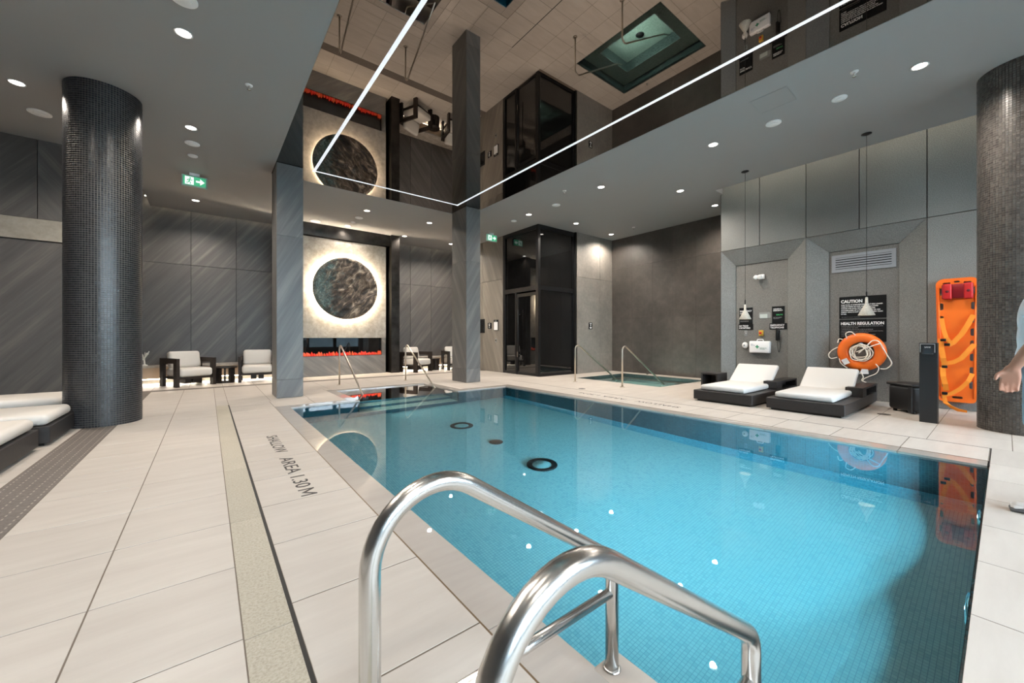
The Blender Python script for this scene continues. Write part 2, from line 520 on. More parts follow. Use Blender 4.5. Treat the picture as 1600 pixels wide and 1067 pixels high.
def lay(rects, parent, m, key, name='tile', gap=.006, z=0.0, limit=300, t=.010):
    rects = sorted(rects, key=lambda r: -proj_area(*r))
    rest = MB()
    for i, (x0, x1, y0, y1) in enumerate(rects):
        if i < limit and proj_area(x0, x1, y0, y1) > 30:
            o = link(name, tile_mesh(x1 - x0 - gap, y1 - y0 - gap, t, m, key), m, parent, ((x0 + x1) / 2, (y0 + y1) / 2, z))
        else:
            g = gap / 2
            rest.box(x0 + g, x1 - g, y0 + g, y1 - g, z - t, z)
    if rest.v: part(name + '_field', rest, m, parent, kind='stuff')

# pool numbers
PX0, PX1, PY0, PY1 = 1.04, 5.40, 0.10, 7.10
AX0, AX1, AY1 = 2.12, 4.13, 8.70            # stair alcove
TX0, TX1, TY0, TY1 = 8.03, 10.15, 4.82, 7.30  # hot tub
JL, JR, JF = 0.85, 5.60, 7.30
SL, SR, SF = 0.275, 6.25, 7.95

# ---- floor slab (grout level) with holes
slab = MB()
full = [(-4.2, 10.9, YN, YB + .3)]
for e in ((JL, JR, PY0 - .02, JF), (AX0 - .16, AX1 + .16, PY1, AY1 + .16), (TX0 - .02, TX1 + .02, TY0 - .02, TY1 + .02)):
    full = [q for r in full for q in subtract(r, e)]
for r in full: slab.box(r[0], r[1], r[2], r[3], -.30, -.0016)
floor = struct('floor', slab, M['grout'])

pool_ex = (JL, SR, PY0 - .01, SF)
col_ex = []
tiles = []
yL = edges(YN, 10.78, .575, 2.337)
tiles += grid([-.91, -.39, .107], yL)
tiles += grid(edges(-4.2, -1.215, .6, -1.215), edges(YN, 9.7, .6, .0))
yF = edges(SF, 10.78, .6, SF)
tiles += grid(edges(.107, 6.25, .6, SL), yF, [(AX0 - .16, AX1 + .16, PY0, AY1 + .16)])
tiles += grid(edges(-1.3, 7.36, .6, SL), edges(11.06, 12.98, .6, 11.06))
tiles += grid(edges(6.25, 10.6, .58, 6.30), edges(-.04, 8.1, .585, -.04), [(TX0 - .02, TX1 + .02, TY0 - .02, TY1 + .02), (WX + .25, 11, -5, 3.97)])
tiles += grid(edges(6.25, 7.36, .58, 6.30), edges(8.1, 10.78, .585, -.04))
tiles += grid(edges(SR, 10, .6, SR), edges(YN, -.04, .6, -.04))
xN = [1.04, 1.84, 2.45, 3.063, 3.67, 4.28, 4.89, 5.5, 6.25]
tiles += grid(xN, edges(YN, PY0 - .008, .6, PY0 - .608))
lay(tiles, floor, M['tile'], 'f', limit=300)

# left terrazzo strip and drain band: pieces of the floor
strip = [(.107, .268, a, b) for a, b in zip(*(lambda e: (e[:-1], e[1:]))(edges(YN, SF, 1.15, .6)))]
lay(strip, floor, M['terrazzo'], 's', 'strip', .003)
band = [(-1.21, -.91, a, b) for a, b in zip(*(lambda e: (e[:-1], e[1:]))(edges(YN, 11.05, 1.2, .3)))]
band += [(a, b, 10.78, 11.05) for a, b in zip(*(lambda e: (e[:-1], e[1:]))(edges(-.91, 7.36, 1.2, -.91)))]
lay(band, floor, M['band'], 'b', 'drain_plate', .002)
st = MB()
for k in range(150):
    y = 2.9 + k * .062
    if y > 7.2: break
    for j in range(5):
        x = -1.185 + j * .062
        st.box(x - .004, x + .004, y - .013, y + .013, -.001, .0012)
part('drain_slots', st, M['stud'], floor, kind='stuff')
sl = MB(); sl.box(.266, .281, YN, SF + .01, -.009, -.0008); sl.box(.262, JL, SF - .006, SF + .008, -.009, -.0008)
sl.box(SR - .012, SR + .008, PY0 - .01, SF, -.009, -.0008); sl.box(PX1, SR, PY0 - .022, PY0 - .004, -.009, -.0008)
part('drain_slot', sl, M['slot'], floor, kind='stuff')

# ---- pool: basin, coping
pool = thing('swimming_pool', 'rectangular indoor swimming pool with pale stone coping and teal mosaic walls', 'pool', (0, 0, 0))
w = MB()
D = -1.32
def ring_walls(mb, z0, z1):
    mb.box(PX0 - .02, PX0, PY0 - .02, PY1 + .02, z0, z1)
    mb.box(PX1, PX1 + .02, PY0 - .02, PY1 + .02, z0, z1)
    mb.box(PX0, PX1, PY0 - .02, PY0, z0, z1)
    mb.box(PX0, AX0, PY1, PY1 + .02, z0, z1); mb.box(AX1, PX1, PY1, PY1 + .02, z0, z1)
    mb.box(AX0 - .02, AX0, PY1, AY1, z0, z1); mb.box(AX1, AX1 + .02, PY1, AY1, z0, z1); mb.box(AX0 - .02, AX1 + .02, AY1, AY1 + .02, z0, z1)
ring_walls(w, D - .05, -.036)
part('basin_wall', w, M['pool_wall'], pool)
w = MB()
for r in subtract((JL - .02, JR + .02, PY0 - .02, JF + .02), (PX0 - .02, PX1 + .02, PY0, PY1 + .02)):
    for q in subtract(r, (AX0 - .02, AX1 + .02, 0, 9)): w.box(*q, -.30, -.037)
for r in subtract((AX0 - .18, AX1 + .18, JF + .02, AY1 + .18), (AX0 - .02, AX1 + .02, PY0, AY1 + .02)): w.box(*r, -.30, -.037)
for q in ((JL - .015, JL, PY0, JF), (JR, JR + .015, PY0, JF), (JL, AX0 - .16, JF, JF + .015), (AX1 + .16, JR, JF, JF + .015), (AX0 - .175, AX0 - .16, JF, AY1 + .16), (AX1 + .16, AX1 + .175, JF, AY1 + .16), (AX0 - .16, AX1 + .16, AY1 + .16, AY1 + .175)): w.box(*q, -.057, -.0065)
part('gutter_base', w, M['grout'], pool)
w = MB(); w.box(PX0, PX1, PY0, PY1, D - .05, D); w.box(AX0, AX1, PY1, AY1, D - .05, D)
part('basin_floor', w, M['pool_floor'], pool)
w = MB(); w.prism([(PX1, D), (PX1, D + .13), (PX1 - .05, D + .06), (PX1 - .16, D)], (PY0, PY1), 'y')
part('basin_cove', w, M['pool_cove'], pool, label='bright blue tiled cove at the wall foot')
for k in range(5):
    w = MB(); zt = -.20 - k * .22; y1 = AY1 - k * .32
    w.box(AX0, AX1, y1 - .32, y1, D, zt)
    s_ = part('step', w, M['pool_wall'], pool)
    w = MB(); w.box(AX0 + .005, AX1 - .005, y1 - .32, y1 - .004, zt, zt + .012)
    part('tread', w, M['tub_tile'], s_, label='tread painted pale for the light on it')  # paler tile stands in for light falling on the treads
for (x, y, r, kind) in ((3.30, 5.55, .19, 1), (3.28, 4.55, .10, 0), (3.26, 3.55, .19, 1)):
    w = MB()
    if kind:
        w.lathe([(r, D + .002), (r, D + .02), (r * .68, D + .02), (r * .62, D + .004), (r, D + .002)], (x, y, 0), 40, cap=False)
        d = part('main_drain', w, M['black'], pool)
        w = MB(); w.lathe([(r * .64, D + .003), (r * .60, D + .013), (.001, D + .016)], (x, y, 0), 40); part('drain_cover', w, M['pool_floor'], d)
    else:
        w.lathe([(r, D + .002), (r, D + .012), (.001, D + .018)], (x, y, 0), 32); part('drain_plug', w, M['black'], pool)
# coping slabs
cop = []
e = edges(YN, SF, .5855, 1.872)
cop += [(.279, JL, a, b) for a, b in zip(e[:-1], e[1:])]
e = edges(PY0, SF, .5775, .674)
cop += [(JR, SR - .014, a, b) for a, b in zip(e[:-1], e[1:])]
e = edges(JL, JR, .6, JL)
cop += [q for a, b in zip(e[:-1], e[1:]) for q in subtract((a, b, JF, SF), (AX0 - .16, AX1 + .16, PY0, AY1 + .16))]
lay(cop, pool, M['tile'], 'f', 'coping_slab', .008)
led = []
def seg(f, a, b, p, anc):
    e = edges(a, b, p, anc); return [f(u, v) for u, v in zip(e[:-1], e[1:])]
led += seg(lambda a, b: (JL, PX0 + .01, a, b), PY0, JF, 1.17, 1.235)
dry = seg(lambda a, b: (JL, PX0 + .01, a, b), YN, PY0 - .01, 1.17, 1.235)
lay(dry, pool, M['tile'], 'l', 'ledge_slab', .004)
led += seg(lambda a, b: (PX1 - .01, JR, a, b), PY0, JF, 1.17, .67)
led += seg(lambda a, b: (a, b, PY1 - .01, JF), PX0 + .01, AX0 - .16, 1.0, 0)
led += seg(lambda a, b: (a, b, PY1 - .01, JF), AX1 + .16, PX1 - .01, 1.0, 0)
led += seg(lambda a, b: (AX0 - .16, AX0 + .01, a, b), PY1 - .01, AY1, 1.0, 0) + seg(lambda a, b: (AX1 - .01, AX1 + .16, a, b), PY1 - .01, AY1, 1.0, 0)
led += seg(lambda a, b: (a, b, AY1 - .01, AY1 + .16), AX0 - .16, AX1 + .16, 1.0, AX0 - .16)
lay(led, pool, M['wet_tile'], 'w', 'ledge_slab', .004, z=-.003, t=.033)
w = MB(); w.rbox(PX0 - .01, 1.165, PY0 - .02, .875, -.09, -.0005, .012); part('rail_plinth', w, M['tile'], pool)
for (a, b) in ((JL, 1), (JR, 2)):
    w = MB(); w.box(a - .004, a + .004, PY0 if b == 2 else YN, JF, -.008, -.001); part('joint_strip', w, mat('bronze joint', srgb(120, 100, 78), .5, .5), pool)
# lettering on the coping
def deck_text(body, x, y, ang, length):
    return text('lettering', body, .16, M['ink'], pool, Matrix.Translation((x, y, .0006)) @ Matrix.Rotation(ang, 4, 'Z'), bold=.0006, ext=.0005, fit=length, cap=.105)
for wd_, d_, ln_ in (('SHALLOW', 0, .80), ('AREA', 1.01, .52), ('1.30', 1.62, .29)):
    deck_text(wd_, .522, 5.175 - d_, -PI / 2, ln_)
    deck_text(wd_, 5.98, 3.22 + d_, PI / 2, ln_)
def letter_m(x, y, ang):
    w_, h_, t_ = .14, .105, .017
    pts = [(0, 0), (t_, 0), (t_, h_ * .72), (w_ / 2, .012), (w_ - t_, h_ * .72), (w_ - t_, 0), (w_, 0), (w_, h_), (w_ - t_ * 1.1, h_), (w_ / 2, .042), (t_ * 1.1, h_), (0, h_)]
    w = MB(); w.prism(pts, (.0002, .0011)); o = part('lettering', w, M['ink'], pool)
    o.location = (x, y, 0); o.rotation_euler = (0, 0, ang)
letter_m(.522, 5.175 - 1.96, -PI / 2); letter_m(5.98, 3.22 + 1.96, PI / 2)
# underwater lamps added on unseen near and alcove walls to brighten the water
def added_pool_lamp(x, y, z, rot, power, parent, size=.22, col=(.30, .78, 1.0)):
    Mx = Matrix.Translation((x, y, z)) @ rot
    w = MB(); w.lathe([(.13, 0), (.13, .02), (.105, .026)], seg=28, M=Mx)
    f = part('added_lamp_ring', w, M['steel'], parent)
    w = MB(); w.lathe([(.104, .024), (.001, .03)], seg=28, M=Mx); part('lamp_lens', w, M['poollamp'], f)
    L = bpy.data.lights.new('added_pool_lamp', 'AREA'); L.shape = 'DISK'; L.size = size; L.energy = power; L.color = col; L.spread = math.radians(145)
    lo = bpy.data.objects.new('added_pool_lamp_light', L); COL.objects.link(lo); lo.parent = f
    lo.matrix_world = Mx @ Matrix.Translation((0, 0, .05)) @ Matrix.Rotation(PI, 4, 'X')
for x, q in ((3.0, .35), (4.4, 1.35)): added_pool_lamp(x, PY0, -.52, Matrix.Rotation(-PI / 2, 4, 'X'), P_POOL * q, pool)
added_pool_lamp(AX0, 7.35, -.42, Matrix.Rotation(PI / 2, 4, 'Y'), 9.0, pool, .15, (.72, .95, .92))  # unseen alcove lamp, added so the steps show
w = MB()
zw = -.022
for x0, x1, y0, y1 in ((PX0, PX1, PY0, PY1), (AX0, AX1, PY1, AY1)): w.add([(x0, y0, zw), (x1, y0, zw), (x1, y1, zw), (x0, y1, zw)], [(0, 1, 2, 3)])
o = part('pool_water', w, M['water']); tag(o, 'still clear blue water filling the rectangular swimming pool', 'water', kind='stuff')

# ---- hot tub
tub = thing('hot_tub', 'sunken square hot tub with green water in front of the dark alcove wall', 'hot tub', (TX0, TY0, 0))
w = MB(TX0, TY0, 0)
for b in ((TX0 - .02, TX0, TY0, TY1), (TX1, TX1 + .02, TY0, TY1), (TX0, TX1, TY0 - .02, TY0), (TX0, TX1, TY1, TY1 + .02)):
    w.box(b[0], b[1], b[2], b[3], -.95, -.006)
part('tub_wall', w, M['tub_dark'], tub)
w = MB(TX0, TY0, 0); w.box(TX0, TX1, TY0, TY1, -.97, -.92); part('tub_floor', w, M['tub_tile'], tub)
w = MB(TX0, TY0, 0)
for r in subtract((TX0, TX1, TY0, TY1), (TX0 + .45, TX1 - .45, TY0 + .42, TY1 - .42)): w.box(r[0], r[1], r[2], r[3], -.92, -.42)
part('tub_bench', w, M['tub_dark'], tub)
for r in subtract((TX0, TX1, TY0, TY1), (TX0 + .45, TX1 - .45, TY0 + .42, TY1 - .42)):
    w = MB(TX0, TY0, 0); w.box(r[0] + .002, r[1] - .002, r[2] + .002, r[3] - .002, -.42, -.405); part('bench_top', w, M['tub_tile'], tub)
for y in (5.5, 6.0, 6.5):
    w = MB(TX0, TY0, 0); w.lathe([(.04, 0), (.04, .012), (.02, .016), (.001, .016)], seg=16, M=Matrix.Translation((TX1, y, -.25)) @ Matrix.Rotation(-PI / 2, 4, 'Y')); part('jet', w, M['black'], tub)
w = MB(TX0, TY0, 0); w.lathe([(.11, -.919), (.10, -.905), (.001, -.90)], (9.1, 6.05, 0), 24); part('tub_drain', w, M['black'], tub)
w = MB(); w.lathe([(.03, 0), (.03, .03), (.001, .045)], (10.3, 6.6, 0), 16)
tag(part('air_button', w, M['steel']), 'small steel air button on the rim behind the hot tub', 'button')
L = bpy.data.lights.new('tub_lamp', 'AREA'); L.shape = 'DISK'; L.size = .2; L.energy = P_TUB; L.color = (.75, 1.0, .92)
lo = bpy.data.objects.new('tub_lamp_light', L); COL.objects.link(lo); lo.parent = tub
lo.location = (.06, 1.2, -.65); lo.rotation_euler = (0, -PI / 2, 0)
w = MB(TX0, TY0, 0); w.lathe([(.11, 0), (.11, .02), (.001, .03)], seg=24, M=Matrix.Translation((TX0 + .45, TY0 + 1.2, -.65)) @ Matrix.Rotation(PI / 2, 4, 'Y')); part('lamp_lens', w, M['poollamp'], tub)
lo.location = (.52, 1.2, -.65)
w = MB(); w.add([(TX0, TY0, -.06), (TX1, TY0, -.06), (TX1, TY1, -.06), (TX0, TY1, -.06)], [(0, 1, 2, 3)])
tag(part('tub_water', w, M['water']), 'still green water inside the sunken hot tub', 'water', kind='stuff')

# ---- ceiling
RX0, RX1, RY0, RY1 = .985, 5.43, -2.2, 8.90
w = MB()
CR = [(-4.2, WX - .38, YN, YB - .17)]
CR += [(WX - .38, 10.60, 3.93, 8.1), (WX - .38, 8.95, 8.1, 10)]
CRn = []
for r in CR:
    rs = [r]
    for e in ((RX0, RX1, RY0, RY1), (-1.30, -1.10, 9.7, 14)): rs = [q for p_ in rs for q in subtract(p_, e)]
    CRn += rs
for r in CRn: w.box(r[0], r[1], r[2], r[3], CZ, CZ + .30)
ceiling = struct('ceiling', w, M['ceil'])
w = MB(); w.box(-4.4, 11.2, YN - .2, YB + .4, 4.95, 5.05); part('upper_slab', w, M['ceil'], ceiling)
mir = thing('mirror_ceiling', 'black glossy mirror ceiling panel reflecting the pool deck', 'ceiling panel', ((RX0 + RX1) / 2, (RY0 + RY1) / 2, CZ))
mo = ((RX0 + RX1) / 2, (RY0 + RY1) / 2, CZ)
w = MB(*mo); w.box(RX0 + .004, RX1 - .004, RY0 + .004, RY1 - .004, CZ + .004, CZ + .05); part('mirror_panel', w, M['mirror'], mir)
LX0, LX1, LYF, lw = 1.622, 4.785, 8.25, .024
for b in ((LX0 - lw, LX0 + lw, RY0 + .6, LYF + lw), (LX1 - lw, LX1 + lw, RY0 + .6, LYF + lw), (LX0 - lw, LX1 + lw, LYF - lw, LYF + lw)):
    w = MB(*mo); w.box(b[0], b[1], b[2], b[3], CZ + .001, CZ + .006); part('led_strip', w, M['led'], mir, label='glowing white led strip')

# ---- walls. backing + stone panels as parts
def panel_x(parent, m, xf, t, y0, y1, z0, z1, g=.006):       # face at x = xf, towards -x
    w = MB(); w.box(xf, xf + t, y0 + g, y1 - g, z0 + g, z1 - g); return part('panel', w, m, parent)
def panel_y(parent, m, yf, t, x0, x1, z0, z1, g=.005):       # face at y = yf, towards -y
    w = MB(); w.box(x0 + g, x1 - g, yf, yf + t, z0 + g, z1 - g); return part('panel', w, m, parent)
w = MB(); w.box(-1.5, 7.6, YB + .03, YB + .25, 0, 5.0)
wall_back = struct('wall_back', w, M['blackmatte'])
xs = [-1.30, -.34, .62, 1.56, 2.5, 3.45, 4.83, 5.66, 6.47, 7.36]
for a, b in zip(xs[:-1], xs[1:]):
    panel_y(wall_back, M['stone_back'], YB, .03, a, b, 0, 2.985); panel_y(wall_back, M['stone_back'], YB, .03, a, b, 2.985, 4.8)
w = MB(); w.box(-4.3, -1.30, 9.73, 9.95, 0, 5.0); w.box(-1.5, -1.33, 9.73, 13.1, 0, 5.0)
wall_left = struct('wall_left', w, M['blackmatte'])
for a, b, m1 in ((-4.2, -3.1, 'stone_flip'), (-3.1, -2.17, 'stone_back'), (-2.17, -1.30, 'stone_flip')):
    panel_y(wall_left, M[m1], 9.70, .03, a, b, 3.04, 4.34)
panel_y(wall_left, M['stone_pale'], 9.67, .05, -4.2, -1.30, 2.69, 3.04)['label'] = 'pale smooth stone band'
panel_y(wall_left, M['stone_back'], 9.70, .03, -4.2, -1.30, 0, 2.69)
for y in (9.7, 11.4): panel_x(wall_left, M['stone_back'], -1.33, .03, y, y + 1.68, 0, 4.9)
# the far left of the room (out of the frame, closes the shell)
w = MB(); w.box(-4.4, -4.2, YN - .1, 9.95, 0, 5.0)
struct('wall_far_left', w, M['stone_back'])
# stone wall beside the glass cabin (x = 7.36) and behind the spa
w = MB(); w.box(7.39, 7.6, 9.84, 13.2, 0, 5.0); w.box(7.6, 8.9, 9.9, 10.1, 0, 5.0); w.box(8.9, 10.9, 8.13, 8.35, 0, 5.0); w.box(8.85, 8.93, 8.13, 10, 0, 5.0)
wall_side = struct('wall_cabin_side', w, M['blackmatte'])
for a, b in ((9.84, 11.0), (11.0, 12.0), (12.0, 13.05)):
    panel_x(wall_side, M['stone_side'], 7.36, .03, a, b, 0, 2.97); panel_x(wall_side, M['stone_side'], 7.36, .03, a, b, 2.97, 4.9)
for a, b in ((8.90, 9.97), (9.97, 10.60)):
    for z0, z1 in ((0, .62), (.62, 2.97), (2.97, 4.9)): panel_y(wall_side, M['alcove'], 8.10, .03, a, b, z0, z1, .002 if z0 < 1 else .004)
w = MB(); w.box(10.63, 10.9, 3.6, 8.35, 0, 5.0)
wall_spa = struct('wall_spa', w, M['blackmatte'])
ys = [3.9, 4.6, 5.28, 5.95, 6.62, 7.33, 8.1]
for a, b in zip(ys[:-1], ys[1:]):
    for z0, z1 in ((0, 1.72), (1.72, 3.36), (3.36, 4.9)): panel_x(wall_spa, M['spa_dark'], 10.60, .03, a, b, z0, z1, .002)
# sign wall with two splayed niches
w = MB(); w.box(WX + .22, WX + .40, YN, 3.97, 0, 5.0); w.box(WX + .03, 10.7, 3.968, 3.985, 0, 5.0)
wall_sign = struct('wall_sign', w, M['blackmatte'])
NZ = 3.045
for a, b in ((-.40, .25), (.25, .785), (.785, 1.61), (1.61, 2.39), (2.39, 3.19), (3.19, 3.97)):
    panel_x(wall_sign, M['granite'], WX, .05, a, b, NZ, 4.9)
for a, b in ((-4.2, -2.4), (-2.4, -.9), (-.9, -.40)): panel_x(wall_sign, M['granite'], WX, .05, a, b, 0, NZ); panel_x(wall_sign, M['granite'], WX, .05, a, b, NZ, 4.9)
for a, b in ((-.40, .25), (.25, .785)): panel_x(wall_sign, M['granite'], WX, .05, a, b, 0, NZ)
ND = .17
def niche(y0, y1, i0, i1, iz):
    g = .003
    def splay(a, b, c, d):
        w = MB(); off = .03
        v = [a, b, c, d]; back = [(p[0] + off, p[1], p[2]) for p in v]
        w.add(v + back, [(0, 1, 2, 3), (7, 6, 5, 4), (0, 4, 5, 1), (1, 5, 6, 2), (2, 6, 7, 3), (3, 7, 4, 0)]); return w
    x0, x1 = WX, WX + ND - .02
    part('panel', splay((x0, y1 - g, 0), (x1, i1, 0), (x1, i1, iz), (x0, y1 - g, NZ - g)), M['granite'], wall_sign)
    part('panel', splay((x0, y0 + g, 0), (x0, y0 + g, NZ - g), (x1, i0, iz), (x1, i0, 0)), M['granite'], wall_sign)
    part('panel', splay((x0, y0 + g * 2, NZ - g), (x0, y1 - g * 2, NZ - g), (x1, i1, iz + g), (x1, i0, iz + g)), M['granite'], wall_sign)
    w = MB(); w.box(WX + ND, WX + ND + .03, i0 + g, i1 - g, 0, iz - g); part('panel', w, M['granite_dk'], wall_sign)
niche(2.39, 3.97, 2.73, 3.72, 2.71)
niche(.785, 2.39, 1.12, 2.07, 2.725)
# cove lights behind the ceiling edges
cv = thing('cove_light', 'warm cove light strip in the ceiling gap above the sign wall', 'light', (WX - .2, 1.9, 4.7), group=None)
w = MB(WX - .2, 1.9, 4.7); w.box(WX - .37, WX - .33, -1.0, 3.9, CZ + .22, CZ + .24); part('led_strip', w, M['cove'], cv)
cv = thing('cove_light', 'warm cove light strip in the ceiling gap above the back wall', 'light', (3, YB - .1, 4.7))
w = MB(3, YB - .1, 4.7); w.box(-1.2, 7.3, YB - .165, YB - .13, CZ + .22, CZ + .24); part('led_strip', w, M['cove'], cv)
cv = thing('cove_light', 'warm cove light strip in the ceiling slot above the left recess', 'light', (-1.2, 11.5, 4.7))
w = MB(-1.2, 11.5, 4.7); w.box(-1.14, -1.11, 9.8, 12.8, CZ + .22, CZ + .24); part('led_strip', w, M['cove'], cv)
# window wall behind the camera: mullions, panes, sky outside
w = MB()
w.box(-4.3, -1.6, YN - .2, YN, 0, 5.0); w.box(8.6, 9.6, YN - .2, YN, 0, 5.0); w.box(-1.6, 8.6, YN - .2, YN, 0, .35); w.box(-1.6, 8.6, YN - .2, YN, 3.9, 5.0)
wall_near = struct('wall_near', w, M['blackmatte'])
kg = NT('window glass'); kg.b.inputs['Base Color'].default_value = (.9, .97, 1, 1)
tr = kg.n('ShaderNodeBsdfTransparent'); tr.inputs[0].default_value = (.92, .96, .97, 1); gl = kg.n('ShaderNodeBsdfGlossy'); gl.inputs['Roughness'].default_value = .0
fz = kg.n('ShaderNodeFresnel'); fz.inputs[0].default_value = 1.45; mx = kg.n('ShaderNodeMixShader')
kg.l(fz.outputs[0], mx.inputs[0]); kg.l(tr.outputs[0], mx.inputs[1]); kg.l(gl.outputs[0], mx.inputs[2]); kg.l(mx.outputs[0], kg.out.inputs[0])
M['pane'] = kg.m
for i in range(6):
    a = -1.6 + i * 1.7; b = a + 1.7
    w = MB()
    for q in ((a, a + .11, .35, 3.9), (b - .11, b, .35, 3.9), (a + .11, b - .11, .35, .45), (a + .11, b - .11, 3.8, 3.9)): w.box(q[0], q[1], YN - .14, YN - .04, q[2], q[3])
    wf = struct('window_%d' % (i + 1), w, M['black'])
    w = MB(); w.box(a + .11, b - .11, YN - .10, YN - .09, .45, 3.8); part('pane', w, M['pane'], wf)
Lp = bpy.data.lights.new('window_portal', 'AREA'); Lp.shape = 'RECTANGLE'; Lp.size = 10.2; Lp.size_y = 3.6; Lp.cycles.is_portal = True
lo = bpy.data.objects.new('window_portal', Lp); COL.objects.link(lo); lo.location = (3.5, YN + .02, 2.12); lo.rotation_euler = (-PI / 2, 0, 0)
w = MB(); w.box(-40, 40, -40, YN - .2, -.6, -.5); struct('ground', w, mat('outside paving', srgb(120, 122, 118), .9))
w = MB(); w.box(-20, 30, -13.4, -13, -.5, 2.6); struct('sky_blocker_wall', w, mat('outside wall', srgb(74, 84, 88), .9, var=.3, vscale=2))  # added unseen wall, darkens the windows mirrored in the fire glass

# ---- stone columns
def column(x0, x1, y0, y1, label):
    t = thing('column', label, 'column', ((x0 + x1) / 2, (y0 + y1) / 2, 0), group=None)
    o = ((x0 + x1) / 2, (y0 + y1) / 2, 0)
    w = MB(*o); w.box(x0 + .02, x1 - .02, y0 + .02, y1 - .02, 0, CZ); part('core', w, M['blackmatte'], t)
    for z0, z1 in ((0.004, .34), (.34, 3.0), (3.0, CZ - .002)):
        for k in range(4):
            w = MB(*o); g = .0015
            q = ((x0, x1, y0, y0 + .019), (x0, x1, y1 - .019, y1), (x0, x0 + .019, y0 + .02, y1 - .02), (x1 - .019, x1, y0 + .02, y1 - .02))[k]
            w.box(q[0], q[1], q[2], q[3], z0 + g, z1 - g); part('panel', w, M['stone_col'], t)
    return t
column(.995, 1.425, 8.23, 8.90, 'square grey stone column to the left of the fireplace by the pool corner')
column(4.985, 5.39, 8.16, 8.86, 'square grey stone column by the pool stairs in front of the call panels')

# ---- round mosaic columns
def round_column(cx, cy, R, label, m, tile, a0, a1):
    t = thing('round_column', label, 'column', (cx, cy, 0))
    w = MB(); w.lathe([(R - .004, 0), (R - .004, CZ)], seg=96); part('shaft', w, M['mosaic_grout'], t)
    nc = int(round(2 * PI * R / tile)); nr = int(CZ / tile); th = CZ / nr
    g = .15; vs = []; fs = []
    rng = np.random.default_rng(3)
    for i in range(nc):
        t0 = 2 * PI * (i + g / 2) / nc; t1 = 2 * PI * (i + 1 - g / 2) / nc
        c0, s0, c1, s1 = math.cos(t0), math.sin(t0), math.cos(t1), math.sin(t1)
        for j in range(nr):
            z0 = (j + g / 2) * th; z1 = (j + 1 - g / 2) * th
            ra = R + rng.uniform(-.0007, .0007); ri = R - .004; n = len(vs)
            ja, jb = rng.uniform(-.0005, .0005, 2)
            vs += [(ra * c0, ra * s0, z0), ((ra + ja) * c1, (ra + ja) * s1, z0), ((ra + ja + jb) * c1, (ra + ja + jb) * s1, z1), ((ra + jb) * c0, (ra + jb) * s0, z1),
                   (ri * c0, ri * s0, z0), (ri * c1, ri * s1, z0), (ri * c1, ri * s1, z1), (ri * c0, ri * s0, z1)]
            fs += [(n, n + 1, n + 2, n + 3), (n, n + 4, n + 5, n + 1), (n + 1, n + 5, n + 6, n + 2), (n + 2, n + 6, n + 7, n + 3), (n + 3, n + 7, n + 4, n)]
    me = bpy.data.meshes.new('mosaic_tiles'); me.from_pydata(vs, [], fs); me.update()
    o = link('mosaic_tiles', me, m, t); o['kind'] = 'stuff'
    return t
round_column(-1.073, 7.36, .365, 'big round column clad in small dark mosaic tiles beside the left loungers', M['mosaic_tile'], .0275, 0, 0)
round_column(7.66, -.14, .37, 'big round column clad in small dark mosaic tiles next to the orange spine board', M['mosaic_tile_b'], .0275, 0, 0)

# ================================================================== FIREPLACE
FY = 12.07
fp = thing('fireplace', 'tall fireplace wall with pale plaster panel, linear fire and black steel surround', 'fireplace', (3.18, FY, 0))
fo = (3.18, FY, 0)
w = MB(*fo); w.box(1.83, 4.53, FY + .35, YB, 0, CZ - .02); w.box(1.94, 4.42, FY + .16, FY + .35, 1.10, 3.955); part('chimney_core', w, M['blackmatte'], fp)
w = MB(*fo); w.box(1.94, 4.42, FY, FY + .16, 1.10, 3.955); part('plaster_panel', w, M['plaster'], fp)
w = MB(*fo); w.box(1.94, 4.42, FY + .02, FY + .40, 0, .565); part('hearth_stone', w, M['stone_fire'], fp)
for a, b in ((1.94, 2.06), (4.30, 4.42)):
    w = MB(*fo); w.box(a, b, FY + .02, FY + .38, .565, 1.10); part('side_stone', w, M['stone_fire'], fp)
mat('blackened steel', (.045, .04, .036), .32, .85, var=.5, vscale=3)
for a, b in ((1.57, 1.83), (4.53, 4.79)):
    w = MB(*fo); w.box(a, b, FY - .19, YB, .05, CZ - .01); part('steel_post', w, bpy.data.materials['blackened steel'], fp)
for a, b in ((1.57, 1.83), (4.53, 4.79)):
    w = MB(*fo); w.box(a - .005, b + .005, FY - .2, YB, 0, .05); part('plinth', w, M['darkwood'], fp)
w = MB(*fo); w.box(1.83, 4.53, FY - .06, FY + .35, 3.98, CZ - .002); part('steel_header', w, bpy.data.materials['blackened steel'], fp)
w = MB(*fo); w.box(2.06, 4.30, FY + .37, FY + .38, .565, 1.10); part('firebox_back', w, M['blackmatte'], fp)
w = MB(*fo); w.box(2.06, 4.30, FY + .10, FY + .108, .57, 1.10); part('fire_glass', w, M['glass_dark'], fp, label='black reflective fire glass')
w = MB(*fo); w.box(2.06, 4.30, FY + .02, FY + .10, .565, .58); part('ember_tray', w, M['black'], fp)
rng = random.Random(5)
for k in range(34):
    x = 2.12 + k * .065 + rng.uniform(-.012, .012); h_ = rng.uniform(.07, .13); wd = rng.uniform(.030, .044)
    w = MB(*fo)
    w.lathe([(wd, .58), (wd * 1.1, .58 + h_ * .35), (wd * .7, .58 + h_ * .7), (.002, .58 + h_)], (x, FY + .06, 0), 7, smooth=False)
    part('flame', w, M['flame'], fp)
